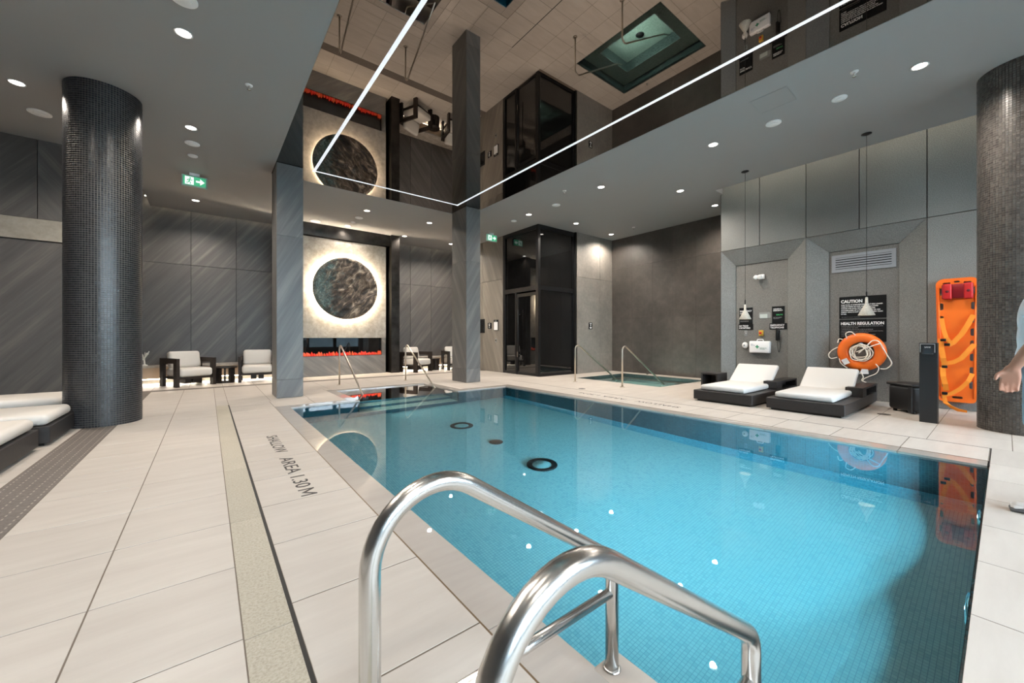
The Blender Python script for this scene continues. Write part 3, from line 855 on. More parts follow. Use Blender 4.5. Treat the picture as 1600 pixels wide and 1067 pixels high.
# round artwork with halo
art = thing('disc_artwork', 'round rock-textured disc artwork with glowing halo on the pale plaster panel', 'artwork', (3.205, FY, 2.545))
def disc_mesh():
    vs = [(0, 0, 0)]; fs = []; R = .90; nr, na = 44, 120
    def nz(x, z):
        from mathutils import noise
        a = math.radians(42); u = x * math.cos(a) + z * math.sin(a); v = -x * math.sin(a) + z * math.cos(a)
        s_ = 0; am = 1; f = 2.2
        for o_ in range(5):
            s_ += am * (1 - abs(noise.noise(Vector((u * f * .6, v * f * 1.5, 3.1 + o_))))); am *= .5; f *= 2
        return s_ / 1.9
    for i in range(1, nr + 1):
        r = R * i / nr
        for k in range(na):
            t = 2 * PI * k / na; x, z = r * math.cos(t), r * math.sin(t)
            e_ = min(1, (R - r) / .06)
            vs.append((x, -.15 - (nz(x, z) - .55) * .26 * e_, z))
    vs[0] = (0, -.16 - .05, 0)
    for k in range(na): fs.append((0, 1 + k, 1 + (k + 1) % na))
    for i in range(nr - 1):
        for k in range(na):
            a, b = 1 + i * na + k, 1 + i * na + (k + 1) % na; fs.append((a, a + na, b + na, b))
    n = len(vs)
    for k in range(na):
        t = 2 * PI * k / na; vs.append((R * math.cos(t), -.07, R * math.sin(t)))
    L_ = 1 + (nr - 1) * na
    for k in range(na): fs.append((L_ + k, n + k, n + (k + 1) % na, L_ + (k + 1) % na))
    fs.append(tuple(range(n, n + na)))
    m = MB(); m.add(vs, fs, True); return m
part('relief_face', disc_mesh(), M['art'], art)
w = MB(); w.lathe([(.70, 0), (.70, .068)], seg=48, M=Matrix.Rotation(PI / 2, 4, 'X')); part('mount', w, M['blackmatte'], art)
w = MB(); w.tube([(.85 * math.cos(2 * PI * k / 96), -.045, .85 * math.sin(2 * PI * k / 96)) for k in range(96)], .016, 8, closed=True); part('halo_light', w, M['halo'], art, label='warm glowing ring')

# ---- floating bench along the back wall
def bench(x0, x1, label):
    t = thing('stone_bench', label, 'bench', ((x0 + x1) / 2, 12.6, 0)); o = ((x0 + x1) / 2, 12.6, 0)
    w = MB(*o); w.rbox(x0, x1, 12.47, YB - .004, .39, .435, .006); part('bench_top', w, M['plaster'], t)
    w = MB(*o); w.box(x0, x1, 12.49, 12.56, .13, .39); part('bench_front', w, mat('warm bench stone', srgb(168, 146, 124), .6, var=.12, vscale=3), t)
    w = MB(*o); w.box(x0, x1, 12.85, YB - .01, 0, .39); part('bench_base', w, M['stone_pale'], t)
    w = MB(*o); w.box(x0 + .02, x1 - .02, 12.50, 12.55, .117, .129); part('led_strip', w, M['led_warm'], t, label='warm led strip under the bench')
bench(-1.29, 1.56, 'floating stone bench under the back wall behind the left armchairs, lit below')
bench(4.80, 7.35, 'floating stone bench under the back wall right of the fireplace, lit below')
# coral ornament
cr = MB()
rng = random.Random(11)
def branch(p, d, L_, r, dep):
    pts = [p]; q = Vector(p); d = Vector(d)
    for k in range(5):
        d = (d + Vector((rng.uniform(-.5, .5), rng.uniform(-.3, .3), rng.uniform(-.25, .35)))).normalized(); q = q + d * L_ / 5; pts.append(tuple(q))
    cr.tube(pts, r, 7, rad=[r * (1 - .12 * k) for k in range(6)])
    if dep:
        for _ in range(3): branch(pts[rng.choice((2, 3, 4))], (d + Vector((rng.uniform(-.9, .9), rng.uniform(-.4, .4), rng.uniform(-.3, .6)))).normalized(), L_ * .65, r * .75, dep - 1)
cr.lathe([(.06, 0), (.06, .025), (.03, .04), (.001, .045)], seg=18)
branch((0, 0, .02), (0, 0, 1), .30, .020, 2)
o = part('coral_ornament', cr, M['coral'], loc=(-1.17, 12.55, .437)); tag(o, 'white coral ornament on the bench beside the dark round column', 'ornament')

# ================================================================== GLASS CABIN
gc = thing('glass_cabin', 'dark glass steam cabin with black frame and door between the stone walls', 'cabin', (8.1, 9.0, 0))
go = (8.1, 9.0, 0)
GX0, GX1, GY0, GY1 = 7.36, 8.90, 8.18, 9.84
w = MB(*go)
def bar(x0, x1, y0, y1, z0, z1): w.box(x0, x1, y0, y1, z0, z1)
T = .09
bar(GX0, GX0 + T, GY0, GY0 + T, 0, CZ - .002)
bar(GX0, GX0 + T, GY1 - .10, GY1 - .002, 0, CZ - .002)
bar(GX1 - .08, GX1 - .002, GY0, GY0 + T, 0, CZ - .002)
bar(GX0, GX0 + T, GY0 + T, GY1 - .10, CZ - .12, CZ - .002); bar(GX0 + T, GX1 - .08, GY0, GY0 + T, CZ - .12, CZ - .002)
bar(GX0, GX0 + T, GY0 + T, GY1 - .10, 2.47, 2.60); bar(GX0 + T, GX1 - .08, GY0, GY0 + T, 2.47, 2.60)
bar(GX0, GX0 + T, 9.22, GY1 - .10, 0, .07); bar(GX0 + T, GX1 - .08, GY0, GY0 + T, 0, .07)
bar(GX0, GX0 + T, 9.16, 9.23, .0, 2.47)
part('frame', w, M['black'], gc)
def gpane(x0, x1, y0, y1, z0, z1):
    q = MB(*go); q.box(x0, x1, y0, y1, z0, z1); part('pane', q, M['glass_dark'], gc)
gpane(GX0 + .04, GX0 + .05, GY0 + T, GY1 - .10, 2.60, CZ - .12)
gpane(GX0 + .04, GX0 + .05, 9.23, GY1 - .10, .07, 2.47)
gpane(GX0 + T, GX1 - .08, GY0 + .04, GY0 + .05, 2.60, CZ - .12)
gpane(GX0 + T, GX1 - .08, GY0 + .04, GY0 + .05, .07, 2.47)
w = MB(*go)
bar(GX0 + .02, GX0 + .07, GY0 + T + .005, GY0 + T + .05, .01, 2.42); bar(GX0 + .02, GX0 + .07, 9.10, 9.155, .01, 2.42)
bar(GX0 + .02, GX0 + .07, GY0 + T + .05, 9.10, 2.33, 2.42); bar(GX0 + .02, GX0 + .07, GY0 + T + .05, 9.10, .01, .08)
door = part('door', w, M['black'], gc)
q = MB(*go); q.box(GX0 + .04, GX0 + .05, GY0 + T + .05, 9.10, .08, 2.33); part('pane', q, M['glass_dark'], door)
q = MB(*go); q.tube([(GX0 - .05, 9.02, .45), (GX0 - .05, 9.02, 1.95)], .014, 10)
for z in (.6, 1.8): q.tube([(GX0 - .05, 9.02, z), (GX0 + .03, 9.02, z)], .009, 8)
part('handle', q, M['black'], door)
q = MB(*go); q.box(GX0 + .005, GX0 + .02, 9.085, 9.14, .52, .68); part('lock_plate', q, M['steel'], door)
w = MB(*go); w.box(GX0 + .12, GX1 - .06, GY0 + .12, GY1 - .1, CZ - .1, CZ - .004); part('cabin_top', w, M['blackmatte'], gc)

# ================================================================== CEILING FITTINGS
def downlight(x, y, label, k=1.0):
    t = thing('downlight', label, 'downlight', (x, y, CZ), group='recessed ceiling downlights')
    w = MB(); w.lathe([(.078, -.002), (.082, -.006), (.068, -.008), (.062, .0), (.078, -.0015)], seg=28, cap=False); part('trim_ring', w, M['white'], t)
    w = MB(); w.lathe([(.064, -.003), (.03, -.0045), (.001, -.005)], seg=28); part('lens', w, M['lamp'], t)
    L = bpy.data.lights.new('downlight', 'SPOT'); L.energy = P_SPOT * k; L.color = WARM; L.spot_size = math.radians(150); L.spot_blend = .7; L.shadow_soft_size = .05
    lo = bpy.data.objects.new('downlight_bulb', L); COL.objects.link(lo); lo.parent = t; lo.location = (0, 0, -.03)
    return t
DL = [(-.20, 5.35, 'recessed downlight in the left ceiling nearest the camera, above the walkway tiles'),
      (-.20, 7.70, 'recessed downlight in the left ceiling just before the two white discs and exit sign'),
      (-.22, 11.74, 'recessed downlight behind the left exit sign, above the left armchair'),
      (-1.89, 7.69, 'recessed downlight at the left edge of the picture beyond the round column top'),
      (3.18, 10.01, 'recessed downlight above the pool stairs in front of the fireplace, before the white discs'),
      (3.18, 11.74, 'recessed downlight close above the black header of the fireplace'),
      (4.90, 10.00, 'recessed downlight between the fireplace and the right square column'),
      (4.92, 11.80, 'recessed downlight beside the steel post at the right of the fireplace'),
      (6.60, 11.81, 'recessed downlight seen just left of the right square column top'),
      (6.61, 7.71, 'recessed downlight in front of the glass cabin, right of the small white detector'),
      (6.61, 5.34, 'recessed downlight over the deck between the glass cabin and the hot tub'),
      (6.62, 3.01, 'recessed downlight over the deck left of the ceiling access hatch'),
      (6.62, .63, 'recessed downlight nearest the right round column'),
      (8.18, 7.49, 'recessed downlight above the right corner of the glass cabin'),
      (8.15, 4.41, 'recessed downlight above the front edge of the hot tub'),
      (9.91, 7.61, 'recessed downlight in the corner above the spa alcove'),
      (9.72, 4.38, 'recessed downlight half tucked behind the sign wall above the spa')]
for d in DL: downlight(*d, .3 if d[:2] == (3.18, 11.74) else 1.0)
for x, y, d in ((-.20, 3.0, 'above the left walkway just out of the frame'), (-.20, .65, 'straight above the camera side of the left walkway'), (-.20, -1.7, 'behind the camera over the left walkway'),
                (-1.89, 5.35, 'out of frame above the nearest left lounger'), (-1.89, 3.0, 'out of frame left of the camera'),
                (6.62, -1.7, 'behind the right round column by the windows'), (3.2, -3.0, 'behind the camera near the middle window')):
    downlight(x, y, 'added recessed downlight ' + d, .5)  # extra lamps outside the frame, added to brighten the near floor
def disc_fit(x, y, r, label, cat, name):
    t = thing(name, label, cat, (x, y, CZ))
    w = MB(); w.lathe([(r, 0), (r, -.012), (r * .9, -.018), (.001, -.020)], seg=32); part('cover', w, M['white'], t)
    w = MB(); w.lathe([(r * .55, -.0195), (r * .5, -.026), (.001, -.027)], seg=24); part('grille', w, M['white'], t)
disc_fit(-.20, 8.31, .10, 'large white ceiling disc speaker right before the left exit sign', 'speaker', 'ceiling_speaker')
disc_fit(-.205, 8.87, .07, 'small white ceiling detector between disc speaker and left exit sign', 'detector', 'smoke_detector')
disc_fit(-.18, 4.80, .11, 'white ceiling disc speaker cut off by the top edge of the picture', 'speaker', 'ceiling_speaker')
disc_fit(-1.886, 8.52, .12, 'white ceiling disc speaker beside the top of the left round column', 'speaker', 'ceiling_speaker')
disc_fit(3.20, 10.73, .10, 'white ceiling disc speaker in the row before the fireplace', 'speaker', 'ceiling_speaker')
disc_fit(3.19, 11.25, .065, 'small white ceiling detector in the row before the fireplace', 'detector', 'smoke_detector')
disc_fit(2.34, 11.77, .13, 'white ceiling disc at the left over the fireplace header', 'speaker', 'ceiling_speaker')
disc_fit(6.65, 8.39, .08, 'white ceiling disc close to the top of the glass cabin', 'speaker', 'ceiling_speaker')
disc_fit(6.65, 6.74, .10, 'white ceiling disc speaker left of the pool deck sprinkler', 'speaker', 'ceiling_speaker')
disc_fit(6.66, 2.15, .10, 'white ceiling disc speaker just below the ceiling access hatch', 'speaker', 'ceiling_speaker')
disc_fit(6.66, 1.38, .085, 'white ceiling disc right of the access hatch, nearer the round column', 'speaker', 'ceiling_speaker')
def sprinkler(x, y, label):
    t = thing('sprinkler', label, 'sprinkler', (x, y, CZ))
    w = MB(); w.lathe([(.042, 0), (.040, -.008), (.018, -.010)], seg=20); part('escutcheon', w, M['white'], t)
    w = MB(); w.lathe([(.010, -.008), (.010, -.03), (.004, -.034), (.004, -.055), (.022, -.057), (.022, -.060)], seg=14); part('head', w, M['steel'], t)
for a in ((6.142, 1.131, 'small sprinkler head between the last downlight and the access hatch'), (6.151, 5.974, 'small sprinkler head in the ceiling over the poolside deck'),
          (9.787, 6.717, 'small sprinkler head in the ceiling over the hot tub'), (.414, 5.945, 'small round sprinkler in the left ceiling beside the mirror ceiling')): sprinkler(*a)
t = thing('access_hatch', 'square access hatch drawn by fine lines in the right ceiling', 'hatch', (6.03, 1.95, CZ))
for q in ((-.22, -.213, -.21, .21), (.213, .22, -.21, .21), (-.22, .22, -.217, -.21), (-.22, .22, .21, .217)):
    w = MB(); w.box(q[0], q[1], q[2], q[3], -.0015, 0); part('edge_bead', w, M['plate'], t)
w = MB(); w.box(-.21, .21, -.207, .207, -.001, 0); part('hatch_panel', w, M['ceil'], t)
def exit_sign(x, y, rz, label):
    t = thing('exit_sign', label, 'exit sign', (x, y, CZ), rz)
    w = MB(); w.box(-.08, .08, -.02, .02, -.05, 0); part('mount', w, M['white'], t)
    w = MB(); w.rbox(-.20, .20, -.028, .028, -.27, -.05, .012); hs = part('housing', w, mat('exit housing', srgb(176, 200, 190), .5), t)
    w = MB(); w.box(-.172, .172, -.031, -.029, -.245, -.075); part('face', w, M['exit'], t)
    w = MB(); w.box(-.145, -.012, -.033, -.031, -.235, -.085); dp = part('doorway', w, M['exitwhite'], t)
    w = MB()
    def limb(*p, r=.0075): w.tube([(a, -.0345, b) for a, b in p], r, 6)
    limb((-.075, -.135), (-.082, -.175), r=.011); limb((-.082, -.175), (-.060, -.198), (-.068, -.226)); limb((-.082, -.175), (-.100, -.200), (-.125, -.205))
    limb((-.076, -.135), (-.048, -.152), (-.034, -.142)); limb((-.076, -.135), (-.104, -.146), (-.112, -.168))
    w.lathe([(.014, 0), (.001, .004)], seg=12, M=Matrix.Translation((-.066, -.034, -.112)) @ Matrix.Rotation(PI / 2, 4, 'X'))
    part('running_figure', w, M['exit'], dp)
    w = MB(); w.prism([(.02, -.178), (.085, -.178), (.085, -.222), (.155, -.160), (.085, -.098), (.085, -.142), (.02, -.142)], (-.034, -.031), 'y'); part('arrow', w, M['exitwhite'], t)
exit_sign(-.20, 9.83, 0, 'green running-man exit sign hanging over the left walkway')
exit_sign(6.88, 9.79, 0, 'green running-man exit sign hanging by the glass cabin')

# ---- pendants
def pendant(x, y, label):
    t = thing('pendant_lamp', label, 'pendant lamp', (x, y, CZ))
    w = MB(); w.lathe([(.065, 0), (.065, -.012), (.012, -.03), (.001, -.03)], seg=28); part('ceiling_rose', w, M['black'], t)
    w = MB(); w.tube([(0, 0, -.02), (0, 0, -2.5)], .0035, 6); w.lathe([(.009, -2.58), (.011, -2.50), (.004, -2.48)], seg=12); part('cord', w, M['black'], t)
    z0 = 1.47 - CZ
    w = MB(); w.lathe([(.100, z0), (.104, z0 + .003), (.055, z0 + .11), (.020, z0 + .18), (.016, z0 + .28), (.010, z0 + .285)], seg=32, cap=False)
    w.lathe([(.097, z0 + .004), (.050, z0 + .11), (.016, z0 + .18)], seg=32, cap=False)
    part('shade', w, speck_stone('pale concrete shade', srgb(170, 166, 156), srgb(196, 192, 182), srgb(210, 206, 198), .8, 60, 3, .08), t)
    w = MB(); w.lathe([(.001, z0 + .05), (.03, z0 + .055), (.03, z0 + .09), (.001, z0 + .10)], seg=16); part('bulb', w, emis('pendant bulb', (1, .85, .6), 12), t)
pendant(8.186, 3.12, 'white cone pendant lamp hanging in front of the emergency signs')
pendant(8.171, 1.358, 'white cone pendant lamp hanging in front of the caution board')

# ================================================================== RAILS
def arc(c, r, a0, a1, n, f):
    return [f(c[0] + r * math.cos(a0 + (a1 - a0) * k / n), c[1] + r * math.sin(a0 + (a1 - a0) * k / n)) for k in range(n + 1)]
def smooth_path(pts, rads, n=10):
    """polyline with rounded corners"""
    P = [Vector(p) for p in pts]; out = [P[0]]
    for i in range(1, len(P) - 1):
        a = (P[i - 1] - P[i]); b = (P[i + 1] - P[i]); r = rads[i - 1]
        ang = a.angle(b); d = min(r / math.tan(ang / 2), a.length * .48 if i > 1 else a.length * .9, b.length * .9)
        p0 = P[i] + a.normalized() * d; p1 = P[i] + b.normalized() * d
        rr = d * math.tan(ang / 2); bis = (a.normalized() + b.normalized()).normalized(); c = P[i] + bis * (rr / math.sin(ang / 2))
        v0 = p0 - c; v1 = p1 - c; th = v0.angle(v1); ax = v0.cross(v1).normalized()
        for k in range(n + 1): out.append(c + Matrix.Rotation(th * k / n, 3, ax) @ v0)
    out.append(P[-1]); return [tuple(p) for p in out]
def near_rail(y, label):
    t = thing('pool_handrail', label, 'handrail', (.27, y, 0))
    pts = smooth_path([(0, 0, 0), (0, 0, .926), (.815, 0, .376), (.815, 0, .0)], [.158, .075], 14)
    w = MB(); w.tube(pts, .0225, 24); part('rail_tube', w, M['steel'], t)
    w = MB(); w.tube([(0, 0, .262), (.815, 0, .262)], .0165, 18); part('cross_bar', w, M['steel'], t)
    for x, z in ((0, 0), (.815, 0)):
        w = MB(); w.lathe([(.030, 0), (.030, .003), (.025, .008), (.0235, .008)], (x, 0, z), 28); part('base_collar', w, M['steel'], t)
near_rail(.83, 'polished steel pool handrail in the foreground, the farther of the pair')
near_rail(.40, 'polished steel pool handrail in the foreground, the nearer of the pair')
def slope_rail(x, y, z_end, dx, dy, label, top=.93, run=1.75):
    t = thing('stair_handrail', label, 'handrail', (x, y, 0))
    pts = smooth_path([(0, 0, 0), (0, 0, top + .06), (dx * run, dy * run, z_end)], [.10], 10)
    w = MB(); w.tube(pts, .0185, 14); part('rail_tube', w, M['steel_rough'], t)
    w = MB(); w.lathe([(.055, 0), (.055, .006), (.026, .016), (.02, .016)], seg=24); part('base_collar', w, M['steel_rough'], t)
slope_rail(7.27, 6.69, -.20, 1, 0, 'thin steel handrail into the hot tub nearest the glass cabin', run=1.92)
slope_rail(7.31, 5.31, -.20, 1, 0, 'thin steel handrail into the hot tub, right of the other one', run=1.92)
slope_rail(2.44, 9.68, -.24, 0, -1, 'thin steel handrail at the pool stairs in front of the fire', run=2.1)
slope_rail(4.05, 9.64, -.24, 0, -1, 'thin steel handrail at the pool stairs near the right square column', run=2.0)

# ================================================================== LOUNGERS
def lounger(label, loc, back=True):
    """local: foot end at x=0 facing -x, head towards +x, y=0..0.95"""
    t = thing('lounger', label, 'lounger', loc, group=None)
    w = MB(); w.box(.05, 2.10, .05, .90, 0, .03); part('plinth', w, M['black'], t)
    w = MB(); w.rbox(0, 2.16, 0, .95, .03, .19, .006, 1, smooth=False); part('platform', w, M['wicker'], t)
    if back:
        w = MB(); w.rbox(.06, 1.24, .13, .86, .192, .285, .035, 3); part('seat_cushion', w, M['vinyl'], t)
        a = math.radians(36)
        Mx = Matrix.Translation((1.22, 0, .215)) @ Matrix.Rotation(-a, 4, 'Y')
        w = MB(); w.rbox(-.02, .56, .14, .85, -.005, .075, .03, 3, M=Mx); part('back_cushion', w, M['vinyl'], t)
        w = MB(); w.box(0, .52, .18, .81, -.03, -.008, M=Mx); part('back_board', w, M['wicker'], t)
        w = MB(); w.box(1.62, 1.66, .25, .29, .19, .46); w.box(1.62, 1.66, .70, .74, .19, .46); part('back_strut', w, M['black'], t)
        w = MB()
        w.box(1.08, 2.14, .0, .21, .305, .335); w.box(1.08, 1.34, .0, .21, .192, .305); w.box(2.09, 2.14, .0, .21, .192, .305); w.box(1.34, 2.09, .17, .21, .192, .305)
        part('side_shelf', w, M['wicker'], t)
    return t
lounger('white padded lounger on a dark platform below the first aid kit', (6.83, 2.50, 0))
lounger('white padded lounger on a dark platform below the orange life ring', (6.87, 1.365, 0))
def lounger_left(label, loc):
    """local: foot end at x=0 facing +x, body towards -x"""
    t = thing('lounger', label, 'lounger', loc)
    w = MB(); w.box(-2.10, -.05, .05, .88, 0, .03); part('plinth', w, M['black'], t)
    w = MB(); w.rbox(-2.16, 0, 0, .93, .03, .205, .006, 1, smooth=False); part('platform', w, M['wicker'], t)
    w = MB(); w.rbox(-1.30, -.015, .02, .90, .207, .325, .055, 4); part('seat_cushion', w, M['fabric'], t)
    Mx = Matrix.Translation((-1.30, 0, .24)) @ Matrix.Rotation(math.radians(32), 4, 'Y')
    w = MB(); w.rbox(-.62, .02, .03, .89, 0, .10, .04, 3, M=Mx); part('back_cushion', w, M['fabric'], t)
lounger_left('white cushioned dark lounger at the left edge, nearest the camera', (-1.33, 5.05, 0))
lounger_left('white cushioned dark lounger at the left, middle of the three', (-1.285, 6.125, 0))
lounger_left('white cushioned dark lounger at the left, farthest, behind the round column', (-1.50, 7.75, 0))
# side table at the first lounger
t = thing('side_table', 'dark open cube side table left of the first aid kit lounger', 'side table', (7.93, 3.52, 0))
w = MB(); w.box(0, .42, 0, .33, .37, .40); part('top', w, M['wicker'], t)
for y in (0, .30):
    w = MB(); w.box(0, .42, y, y + .03, 0, .37); part('side_panel', w, M['wicker'], t)
w = MB(); w.box(.39, .42, .03, .30, 0, .37); part('back_panel', w, M['wicker'], t)
# black bin
t = thing('storage_bin', 'black lidded storage bin on the deck between life ring and slim post', 'bin', (8.33, .80, 0), math.radians(-42))
w = MB(); w.rbox(-.22, .12, -.14, .26, .03, .40, .045, 3); part('body', w, mat('black moulded plastic', (.016, .016, .017), .45, bump=.1, bscale=200), t)
w = MB(); w.rbox(-.235, .135, -.155, .275, .395, .435, .014, 2); part('lid', w, bpy.data.materials['black moulded plastic'], t)
w = MB(); w.box(-.242, -.218, -.145, -.095, .02, .39); part('corner_rib', w, bpy.data.materials['black moulded plastic'], t)
for x, y in ((-.16, -.09), (-.16, .2), (.07, -.09), (.07, .2)):
    w = MB(); w.lathe([(.025, 0), (.025, .04)], (x, y, 0), 12); part('caster', w, M['black'], t)
# sanitizer post
t = thing('dispenser_post', 'slim black post with a hand sanitizer dispenser beside the orange board', 'post', (7.50, .63, 0), math.radians(-5))
w = MB(); w.box(-.04, .04, -.082, .082, 0, 1.05); part('post', w, mat('black powder coat', (.016, .017, .019), .4), t)
w = MB(); w.rbox(-.075, -.04, -.058, .058, .90, 1.03, .012, 2); dsp = part('dispenser', w, mat('dispenser body', (.03, .035, .042), .25), t)
w = MB(); w.tube([(-.078, -.066, .925), (-.078, -.066, 1.035), (-.078, .066, 1.035), (-.078, .066, .925)], .006, 8); part('rim', w, M['plate'], dsp)
text('lettering', 'SANI', .026, M['signwhite'], dsp, Matrix.Translation((-.0765, .028, .985)) @ Matrix.Rotation(-PI / 2, 4, 'Z') @ Matrix.Rotation(PI / 2, 4, 'X'))

# ================================================================== ARMCHAIRS AND TABLES
def armchair():
    t = thing('armchair', '', 'armchair', (0, 0, 0))
    W_, Dp = .78, .74
    for s_ in (-1, 1):
        x0, x1 = (-W_ / 2, -W_ / 2 + .06) if s_ < 0 else (W_ / 2 - .06, W_ / 2)
        w = MB(); w.box(x0, x1, 0, .14, 0, .53); part('leg', w, M['darkwood'], t)
        w = MB(); w.box(x0, x1, Dp - .14, Dp, 0, .53); part('leg', w, M['darkwood'], t)
        w = MB(); w.box(x0, x1, 0, Dp, .53, .64); part('armrest', w, M['darkwood'], t)
    w = MB(); w.box(-W_ / 2 + .06, W_ / 2 - .06, Dp - .06, Dp, .50, .64); part('back_rail', w, M['darkwood'], t)
    w = MB(); w.box(-W_ / 2 + .06, W_ / 2 - .06, .03, Dp - .06, .17, .22); part('seat_frame', w, M['darkwood'], t)
    for x in (-.14, .02):
        w = MB(); w.box(x, x + .12, .2, .6, .06, .17); part('foot_block', w, M['darkwood'], t)
    w = MB(); w.rbox(-W_ / 2 + .065, W_ / 2 - .065, -.01, Dp - .10, .222, .415, .06, 4); part('seat_cushion', w, M['fabric'], t)
    Mx = Matrix.Translation((0, Dp - .24, .40)) @ Matrix.Rotation(math.radians(-14), 4, 'X')
    w = MB(); w.rbox(-.31, .31, -.07, .09, 0, .40, .06, 4, M=Mx)
    w.v = [(x, y, z - max(0, (z - .6)) * .35 * max(0, 1 - abs(x + .02) / .22)) for x, y, z in w.v]
    part('back_cushion', w, M['fabric'], t)
    return t
ch0 = armchair()
CH = [((-.19, 11.50), math.radians(26), 'dark wooden armchair with white cushions beside the left round column'),
      ((.98, 11.62), math.radians(-6), 'dark wooden armchair with white cushions partly behind the left square column'),
      ((5.52, 11.60), math.radians(25), 'dark wooden armchair with white cushions beside the steel fireplace post'),
      ((6.75, 11.50), math.radians(-8), 'dark wooden armchair with white cushions mostly hidden by the right square column')]
for i, ((x, y), rz, lb) in enumerate(CH):
    o = ch0 if i == 0 else copy_tree(ch0)
    o.location = (x, y, 0); o.rotation_euler = (0, 0, rz); o['label'] = lb; o['group'] = 'armchairs at the back wall'
t = thing('round_table', 'low round dark wooden table between the two left armchairs', 'table', (.34, 11.96, 0))
w = MB(); w.lathe([(.245, .36), (.25, .365), (.25, .39), (.24, .395), (.001, .395)], seg=36); part('table_top', w, M['darkwood'], t)
for k in range(5):
    a = 2 * PI * k / 5 + .3
    w = MB(); w.box(-.035, .035, -.02, .02, .03, .36, Matrix.Translation((.17 * math.cos(a), .17 * math.sin(a), 0)) @ Matrix.Rotation(a, 4, 'Z')); part('leg', w, M['darkwood'], t)
w = MB(); w.lathe([(.20, 0), (.20, .03), (.15, .03), (.15, 0), (.20, 0)], seg=36, cap=False, smooth=False); part('base_ring', w, M['darkwood'], t)
t = thing('round_table', 'low dark drum side table between the two armchairs right of the fireplace', 'table', (6.11, 12.13, 0))
w = MB(); w.lathe([(.205, .36), (.21, .365), (.21, .39), (.001, .393)], seg=36); part('table_top', w, M['darkwood'], t)
for k in range(8):
    a = 2 * PI * k / 8
    w = MB(); w.box(-.02, .02, -.055, .055, 0, .36, Matrix.Translation((.16 * math.cos(a), .16 * math.sin(a), 0)) @ Matrix.Rotation(a, 4, 'Z')); part('slat', w, M['darkwood'], t)

# ================================================================== THINGS ON THE SIGN WALL
XN = WX + ND     # niche face
RX_ = Matrix.Rotation(-PI / 2, 4, 'Z') @ Matrix.Rotation(PI / 2, 4, 'X')       # text on a wall facing -x (reads towards -y)
def wtext(par, body, size, y, z, m, x=XN - .0135, **kw):
    return text('lettering', body, size, m, par, Matrix.Translation((x - par.location.x, y - par.location.y, z - par.location.z)) @ RX_, **kw)
def board(name, label, y0, y1, z0, z1, cat='sign', x=XN, t=.012):
    o = thing(name, label, cat, (x, (y0 + y1) / 2, (z0 + z1) / 2))
    w = MB(x, (y0 + y1) / 2, (z0 + z1) / 2); w.rbox(x - t, x - .001, y0, y1, z0, z1, .002, 1, smooth=False); part('board', w, M['signblack'], o)
    return o
b = board('caution_sign', 'black CAUTION board above the other large board behind the cone lamp', 1.28, 1.92, 1.465, 1.865)
wtext(b, 'CAUTION', .075, 1.895, 1.752, M['signwhite'], bold=.003, fit=.30, cap=.060)
for k_, (l_, f_) in enumerate(zip(['THIS POOL IS UNSUPERVISED. BATHERS UNDER', 'TWELVE YEARS OF AGE ARE NOT ALLOWED', 'WITHIN THE POOL ENCLOSURE UNLESS', 'ACCOMPANIED BY A PARENT OR HIS OR HER', 'AGENT WHO IS NOT LESS THAN SIXTEEN YEARS', 'OF AGE.'], [0.57, 0.51, 0.47, 0.54, 0.57, 0.08])):
    wtext(b, l_, .03, 1.895, 1.706 - k_ * .0335, M['signwhite'], bold=.0009, fit=f_, cap=.020)
wtext(b, 'POOL CAPACITY IS POSTED AT THE ENTRANCE', .012, 1.885, 1.485, M['signgrey'])
b = board('health_sign', 'black HEALTH REGULATION board right above the orange life ring', 1.28, 1.92, 1.045, 1.445)
wtext(b, 'HEALTH REGULATION', .075, 1.895, 1.350, M['signwhite'], bold=.003, fit=.585, cap=.054)
for k_, (l_, f_) in enumerate(zip(['NO PERSON INFECTED WITH A COMMUNICABLE DISEASE OR HAVING OPEN SORES', 'ON HIS OR HER BODY SHALL ENTER', '1. NO PERSON SHALL POLLUTE THE WATER IN ANY MANNER', '2. NO PERSON SHALL BRING A GLASS CONTAINER ONTO THE DECK OR INTO THE POOL', '3. NO PERSON SHALL ENGAGE IN BOISTEROUS PLAY', '4. EACH BATHER SHALL SHOWER USING WARM WATER AND SOAP', '5. USE THE EMERGENCY TELEPHONE'], [0.57, 0.24, 0.44, 0.57, 0.38, 0.47, 0.26])):
    wtext(b, l_, .02, 1.892, 1.318 - k_ * .030, M['signgrey'], bold=.0002, fit=f_, cap=.012)
b = board('emergency_sign', 'black upright sign half hidden by the left cone lamp', 3.38, 3.645, 1.41, 1.765)
wtext(b, 'EMERGENCY', .042, 3.63, 1.675, M['signwhite'], bold=.001, fit=.235, cap=.036)
wtext(b, 'STOP', .042, 3.63, 1.625, M['signwhite'], bold=.001, fit=.10, cap=.034)
wtext(b, 'PRESS THE RED BUTTON\nIN CASE OF EMERGENCY', .015, 3.625, 1.47, M['signgrey'])
b = board('monitored_sign', 'small wide black sign just below the left upright emergency sign', 3.37, 3.665, 1.285, 1.405)
wtext(b, 'NO TREAD', .04, 3.648, 1.352, M['signwhite'], bold=.001, fit=.185, cap=.034)
wtext(b, 'IS MONITORED', .04, 3.648, 1.306, M['signwhite'], bold=.001, fit=.225, cap=.034)
b = board('telephone_notice', 'black upright notice with a green line above the telephone sign', 2.79, 3.015, 1.415, 1.76)
wtext(b, 'GENERAL', .031, 2.99, 1.695, M['signwhite'], bold=.001, fit=.15, cap=.024)
wtext(b, 'EMERGENCY', .031, 2.99, 1.662, M['signwhite'], bold=.001, fit=.17, cap=.024)
wtext(b, 'DIAL 911', .034, 2.935, 1.575, M['signgreen'], bold=.0014, fit=.11, cap=.026)
